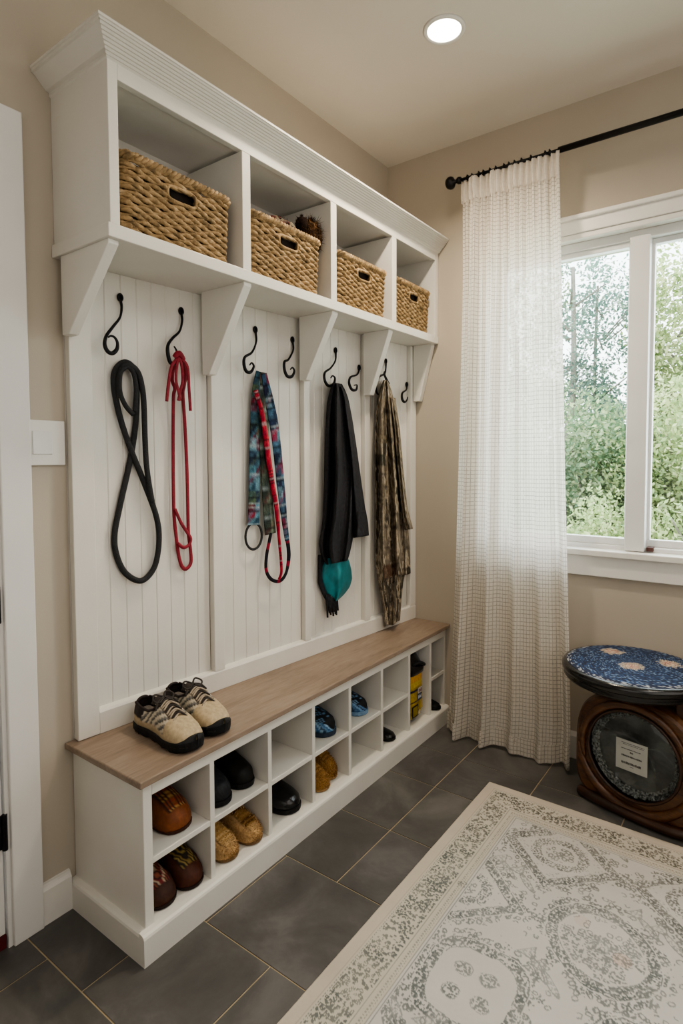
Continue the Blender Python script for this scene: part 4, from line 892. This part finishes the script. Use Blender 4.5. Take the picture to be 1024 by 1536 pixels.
W_, L_ = RX1 - RX0, RY0 - RY1
wob = (vnoise(Ax, By, .02, 1) - .5) * .006
dE = np.minimum(np.minimum(Ax, W_ - Ax), np.minimum(By, L_ - By))
n1 = vnoise(Ax, By, .0048, 2) * .8 + .2 * vnoise(Ax, By, .012, 22); n2 = vnoise(Ax, By, .0042, 3); n3 = vnoise(Ax, By, .03, 4); n4 = vnoise(Ax, By, .013, 5); n5 = vnoise(Ax, By, .05, 6)
ink = np.zeros_like(Ax)
def put(mask, v): ink[mask] = np.maximum(ink[mask], v)
along = np.where(np.minimum(Ax, W_ - Ax) < np.minimum(By, L_ - By), By, Ax)
dots = (np.sin(along / .0085 * 2 * np.pi) > -.1)
put((np.abs(dE - .040) < .0022) & dots, .75)
put((np.abs(dE - .0335) < .0011), .28)
def cells(sc, seed, lo, hi, asp=1.0):
    r_ = np.random.default_rng(seed); K = 700; J = r_.random((K, K, 5)); u = Ax / sc + 40; v = By / sc + 40; iu = np.floor(u).astype(int); iv = np.floor(v).astype(int)
    best = np.full(Ax.shape, 9.0); pr = np.ones(Ax.shape)
    for du in (-1, 0, 1):
        for dv in (-1, 0, 1):
            q = J[(iu + du) % K, (iv + dv) % K]; x = u - (iu + du) - .15 - .7 * q[..., 0]; y = v - (iv + dv) - .15 - .7 * q[..., 1]
            an = q[..., 4] * 3.14; c_, s_ = np.cos(an), np.sin(an); x, y = x * c_ + y * s_, (y * c_ - x * s_) * asp
            d = np.hypot(x, y) / (lo + (hi - lo) * q[..., 2]); m = d < best; best = np.where(m, d, best); pr = np.where(m, q[..., 3], pr)
    return best, pr
dA, pA = cells(.0092, 31, .36, .64, 1.6); dB, pB = cells(.0075, 32, .36, .62, 1.4); dC, pC = cells(.019, 33, .36, .56, 1.3); dD, pD = cells(.0125, 34, .34, .56, 1.5)
bnd = (dE > .045) & (dE < .119)
put(bnd & (dA < 1) & (pA < .62 + .8 * (n3 - .4)), 1); put(bnd & (dD < 1) & (dD > .45) & (pD < .35 + .7 * (n5 - .3)), .9)
put(np.abs(dE - .1245) < .0013, .6)
put((np.abs(dE - .1385) < .0022) & dots, .6); put((np.abs(dE - .145) < .0022) & ~dots, .55); put(np.abs(dE - .1535) < .0014, .55); put((np.abs(dE - .160) < .0016) , .75)
fld = dE > .164
def motif(cx, cy_, kind):
    u = Ax - cx + wob; v = By - cy_ + wob; 
    if kind == 'd': r_ = np.abs(u) / .175 + np.abs(v) / .165
    elif kind == 's': r_ = (np.abs(u / .118) ** 3.2 + np.abs(v / .128) ** 3.2) ** (1 / 3.2)
    else: r_ = (np.abs((u + v) / .20) ** 2.2 + np.abs((u - v) / .17) ** 2.2) ** (1 / 2.2)
    th = np.arctan2(v, u); out = 1.24 + .07 * np.sin(th * 12)
    put((r_ > 1.04) & (r_ < out) & fld & (dC < 1) & (dC > .52) & (pC < .62), .9); put((r_ > 1.04) & (r_ < out - .06) & fld & (dB < 1) & (pB < .42 + .7 * (n3 - .4)), .85)
    put((r_ > out - .02) & (r_ < out + .16) & fld & (dC < 1) & (dC > .6) & (pC < .25), .75)
    band = (r_ > .80) & (r_ < 1.0) & fld
    put(band & ((dB < 1) if kind != 's' else (dA < 1)) & ((pB if kind != 's' else pA) < .92), 1); put(band & (n1 > .6), .8); put((np.abs(r_ - 1.005) < .010) & fld & (n4 > .3), .95); put((np.abs(r_ - .79) < .009) & fld & (n4 > .25), .8)
    if kind == 'd':
        q = np.hypot(u / .070, v / .060); put((np.abs(q - 1) < .22) & (dB < 1) & fld, .9); put((q < .62) & (dC < 1) & (dC > .5) & fld, .8); put((q < .2) & (dB < 1.1), .8)
        put((r_ > .6) & (r_ < .76) & (dB < .8) & (pB < .22) & fld, .45)
    elif kind == 's':
        for (a, b) in ((-.032, -.034), (.03, -.036), (-.034, .036), (.036, .033)):
            q = np.hypot(u - a, (v - b) * 1.15); put((q < .021) & (dB < 1.05), .9); put((np.abs(q - .022) < .0016) & (n1 > .35), .6)
    else:
        put((r_ < .74) & (n5 > .42) & (dB < 1) & (pB < .75) & fld, .8); put((r_ < .74) & (dC < 1) & (dC > .66) & (pC < .5) & fld, .75); q = np.hypot(u, v); put((np.abs(q - .033) < .006) & (dB < 1.1), .75); put((np.abs(q - .017) < .003), .5)
    return r_
blush = np.zeros_like(Ax)
for row in range(6):
    for k in range(-1, 5):
        cx = (.334 if row % 2 == 0 else .145) + .372 * k - (.035 if row == 2 else 0); cy_ = .263 + .29 * row
        if cx > W_ - .1: continue
        kind = ['d', 'c', 's'][row % 3]
        if row % 2 and k == 0: kind = 'd'
        r_ = motif(cx, cy_, kind)
        if kind == 'c': blush[np.hypot(Ax - cx - .05, By - cy_ - .01) < .022] = 1; blush[np.hypot(Ax - cx + .06, By - cy_ + .06) < .02] = .6
        # small fish-tail sprigs between medallions
        for (sx_, sy__) in ((cx + .125, cy_ - .135), (cx - .125, cy_ + .135)):
            a = Ax - sx_; b = By - sy__; a2 = (a + b) / 1.414; b2 = (a - b) / 1.414
            put((np.abs(np.hypot((a2 - .03) / .036, b2 / .009) - 1) < .13) & fld, .7); put((np.hypot((a2 - .03) / .036, b2 / .009) < 1) & (dB < .9) & fld, .55)
            tri = (a2 < 0) & (a2 > -.034) & (np.abs(b2) < -.7 * a2 + .004); edge_ = tri & ((a2 < -.0315) | (np.abs(np.abs(b2) + .7 * a2 - .002) < .0024)); put(edge_ & fld, .7); put(tri & (dB < .9) & fld, .5)
base = np.array(rgb('c9c6c1')); crm = np.array(rgb('c6c0b3')); edge = np.array(rgb('c6bcae')); inkc = np.array(rgb('565f5f')); inkd = np.array(rgb('4d4b44'))
shade = (1 - .05 * n5)[..., None]
C0 = np.where((dE < .036)[..., None], edge, np.where((dE < .155)[..., None], crm, base)) * shade
C0 = C0 * (1 - .35 * blush[..., None]) + .35 * blush[..., None] * np.array(rgb('c9a48e'))
far = np.clip((By - .1) / .4, 0, 1)[..., None]; ic = inkd * (1 - far) + inkc * far  # ink browner towards the far end: room lighting put into the colour
k = (ink * (.62 + .28 * n3))[..., None].clip(0, 1); CC = C0 * (1 - k) + ic * k
me = bpy.data.meshes.new('area_rug'); zz = .007 + .0006 * ink + .0008 * (n1 - .5)
V = np.stack([Ax + RX0, RY0 - By, zz], -1).reshape(-1, 3); ii = np.arange(nx * ny).reshape(nx, ny)
Q = np.stack([ii[:-1, :-1], ii[:-1, 1:], ii[1:, 1:], ii[1:, :-1]], -1).reshape(-1, 4)
border = np.concatenate([ii[:, 0], ii[-1, 1:], ii[::-1, -1][1:], ii[0, ::-1][1:-1]]); nbv = len(border); VB = V[border].copy(); VB[:, 2] = .0004; o_ = len(V); V = np.concatenate([V, VB]); jj = np.arange(nbv)
Q = np.concatenate([Q, np.stack([border[jj], border[(jj + 1) % nbv], o_ + (jj + 1) % nbv, o_ + jj], -1)])
me.vertices.add(len(V)); me.vertices.foreach_set('co', V.astype(np.float32).ravel()); me.loops.add(Q.size); me.loops.foreach_set('vertex_index', Q.astype(np.int32).ravel())
me.polygons.add(len(Q)); me.polygons.foreach_set('loop_start', np.arange(0, Q.size, 4, dtype=np.int32)); me.update(calc_edges=True)
a = me.color_attributes.new('Col', 'FLOAT_COLOR', 'POINT'); arr = np.ones((len(V), 4), np.float32); arr[:o_, :3] = CC.reshape(-1, 3); arr[o_:, :3] = edge; a.data.foreach_set('color', arr.ravel()); me.materials.append(M['rug'])
rug = bpy.data.objects.new('area_rug', me); COL.objects.link(rug); tag(rug, 'cream area rug with faded grey-green medallions and floral border on the tile floor', 'rug')

# ------------------------------------------------------------------ outdoors
struct('roof', G().box(-1.5, 4, .16, .82, 2.262, 2.31), M['winwhite'])
struct('ground', G().box(-30, 30, .2, 40, -.75, -.65), M['ground'])
def leafcloud(n, cen, rad, size, pal, seed, shell=.55, clump=1.0):
    r_ = np.random.default_rng(seed); ncl = max(6, n // 55); cc = r_.normal(size=(ncl, 3)); cc /= np.linalg.norm(cc, axis=1)[:, None]; cc *= (shell + (1 - shell) * r_.random(ncl))[:, None]
    idx = r_.integers(0, ncl, n); P = cc[idx] * np.array(rad) + r_.normal(size=(n, 3)) * np.array(rad).min() * .17 * clump; P += np.array(cen)
    a = r_.normal(size=(n, 3)); a /= np.linalg.norm(a, axis=1)[:, None]; b = np.cross(a, r_.normal(size=(n, 3))); b /= np.linalg.norm(b, axis=1)[:, None]
    s = size * (.6 + .8 * r_.random(n))[:, None]; V = np.stack([P - a * s, P - b * s * .5, P + a * s, P + b * s * .5], 1).reshape(-1, 3)
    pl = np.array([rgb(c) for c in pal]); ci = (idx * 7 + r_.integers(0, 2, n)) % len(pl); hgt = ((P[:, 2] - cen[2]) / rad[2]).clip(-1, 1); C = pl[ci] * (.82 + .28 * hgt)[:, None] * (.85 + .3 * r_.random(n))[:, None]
    g = G(); g.v = [tuple(p) for p in V]; g.f = [(4 * i, 4 * i + 1, 4 * i + 2, 4 * i + 3) for i in range(n)]; g.mi = [0] * n; g.c = list(np.repeat(C, 4, 0)); return g
GP = ['93a383', 'abb894', '76906f', 'c2cb9f', '859c7f']; YP = ['c6cf9c', 'd8dcaf', 'aabb86', 'bac893', '96a97a']; CP = ['94aa9d', '84a094', 'adbca9', '748f85']  # palettes kept pale so the outdoor haze sits in the leaf colours
def tree(lab, x, y, zt, rad, n, size, pal, seed, trunk=.09, low=None, group='trees outside the window'):
    t = thing('leafy_tree', lab, 'tree', (x, y, -.65), 0, group); r_ = random.Random(seed)
    tp = spline([(x, y, -.65), (x + r_.uniform(-.1, .1), y, zt * .35), (x + r_.uniform(-.15, .15), y, zt * .7), (x + r_.uniform(-.1, .1), y, zt + rad[2] * .6)], 6)
    g = G().tube(tp, [lerp(trunk, trunk * .35, i / (len(tp) - 1)) for i in range(len(tp))], 8)
    for k in range(7):
        a = r_.uniform(0, 2 * PI); z = zt + rad[2] * r_.uniform(-.7, .4); g.tube([(x, y, z), (x + rad[0] * .7 * math.cos(a), y + rad[1] * .7 * math.sin(a), z + .35)], [trunk * .3, .008], 5)
    obj('trunk', g, M['bark'], t, smooth=True)
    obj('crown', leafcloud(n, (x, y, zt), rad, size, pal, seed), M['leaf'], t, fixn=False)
def bush(lab, x, y, h, rad, n, size, pal, seed):
    t = thing('leafy_shrub', lab, 'shrub', (x, y, -.65), 0, 'shrubs outside the window'); g = G(); r_ = random.Random(seed)
    for k in range(5): g.tube([(x + .1 * k - .2, y, -.65), (x + r_.uniform(-.5, .5) * rad[0], y, h * .7)], [.03, .01], 5)
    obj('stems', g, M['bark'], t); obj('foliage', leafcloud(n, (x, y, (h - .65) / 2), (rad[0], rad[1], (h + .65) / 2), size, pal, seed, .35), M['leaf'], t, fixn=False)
bush('pale yellow-green shrub low behind the left pane', .0, 4.6, .75, (.9, .6, 1), 9500, 0.030, YP, 11)
bush('bright shrub low behind the right pane', 1.1, 4.5, .85, (.9, .6, 1), 9500, 0.030, YP, 12)
bush('grey-green shrub behind the sheer curtain', -1.9, 4.8, .9, (1.1, .7, 1), 8550, 0.033, CP, 13)
bush('mid green shrub rising behind the left pane', -.55, 6.2, 2.1, (1.2, .8, 1), 17100, 0.036, GP, 14)
bush('yellow-green shrub rising behind the right pane', .75, 6.0, 2.2, (1.0, .8, 1), 17100, 0.036, YP, 15)
bush('green shrub beyond the curtain side', -2.6, 6.6, 2.0, (1.3, .8, 1), 13300, 0.040, GP, 16)
tree('slender sparse tree with a pale trunk seen in the left pane', -1.12, 7.2, 3.3, (.75, .6, 1.5), 2850, 0.033, CP, 21, .085)
tree('sparse grey-green tree right of the pale trunk in the left pane', -.72, 7.6, 3.0, (.65, .6, 1.6), 3230, 0.033, CP, 22, .05)
tree('leafy bright green tree filling the right pane', .30, 7.7, 2.9, (.62, .7, 1.7), 7980, 0.040, YP, 23, .08)
tree('tall tree mostly behind the sheer curtain', -2.2, 7.6, 3.4, (1.0, .8, 1.6), 4940, 0.036, GP, 24)
tree('deep green tree standing beyond the shrubs', .4, 10.5, 1.5, (2.2, .9, 1.7), 9880, 0.059, CP, 25, .1)
tree('deep green tree standing farther left beyond the shrubs', -3.0, 10.5, 1.5, (2.2, .9, 1.7), 9880, 0.059, GP, 26, .1)

# ------------------------------------------------------------------ light
wld = bpy.data.worlds.new('World'); S.world = wld; wld.use_nodes = True; bg = wld.node_tree.nodes['Background']
tc = wld.node_tree.nodes.new('ShaderNodeTexCoord'); sp_ = wld.node_tree.nodes.new('ShaderNodeSeparateXYZ'); cr = wld.node_tree.nodes.new('ShaderNodeValToRGB')
wld.node_tree.links.new(tc.outputs['Generated'], sp_.inputs[0]); wld.node_tree.links.new(sp_.outputs[2], cr.inputs[0]); wld.node_tree.links.new(cr.outputs[0], bg.inputs[0])
cr.color_ramp.elements[0].color = (.93, .96, .97, 1); cr.color_ramp.elements[1].color = (.82, .91, 1, 1); bg.inputs[1].default_value = 4.6
def lamp(kind, name, loc, energy, color, rot=(0, 0, 0), **kw):
    l = bpy.data.lights.new(name, kind); l.energy = energy; l.color = color
    for k_, v_ in kw.items(): setattr(l, k_, v_)
    o = bpy.data.objects.new(name, l); COL.objects.link(o); o.location = loc; o.rotation_euler = rot; return o
WARM = (1, .85, .66); NEU = (1, .96, .91); COOL = (.86, .93, 1)
lamp('SPOT', 'downlight', (.613, -.664, H - .02), 56, WARM, (0, 0, 0), spot_size=math.radians(150), spot_blend=.8, shadow_soft_size=.05)
lamp('SPOT', 'downlight', (1.9, -.75, H - .02), 10, WARM, (0, 0, 0), spot_size=math.radians(150), spot_blend=.8, shadow_soft_size=.06)  # second, unseen downlight added as extra fill
lamp('AREA', 'ceiling_fill_light', (2.0, -1.5, H - .02), 13, NEU, (0, math.radians(20), 0), shape='RECTANGLE', size=1.0, size_y=2.0)  # unseen area lamp added for soft overhead fill
lamp('AREA', 'side_fill_light', (XR - .03, -1.5, 1.4), 10, NEU, (0, math.radians(90), 0), shape='RECTANGLE', size=1.6, size_y=2.2)  # added fill lamp; the right wall has no window
lamp('AREA', 'rear_fill_light', (1.6, YF + .03, 1.5), 6, NEU, (math.radians(90), 0, 0), shape='RECTANGLE', size=1.8, size_y=1.5)  # added fill lamp behind the camera, no window in that wall
lamp('AREA', 'window_daylight', (1.0, .3, 1.5), 12, COOL, (math.radians(-78), 0, 0), shape='RECTANGLE', size=1.1, size_y=1.2)
S.view_settings.view_transform = 'AgX'; S.view_settings.look = 'AgX - Medium High Contrast'; S.view_settings.exposure = .3
try:
    S.cycles.use_denoising = True; S.cycles.max_bounces = 8; S.cycles.transparent_max_bounces = 12; S.cycles.caustics_reflective = False; S.cycles.caustics_refractive = False; S.cycles.sample_clamp_indirect = 4
except Exception as ex: print(ex)
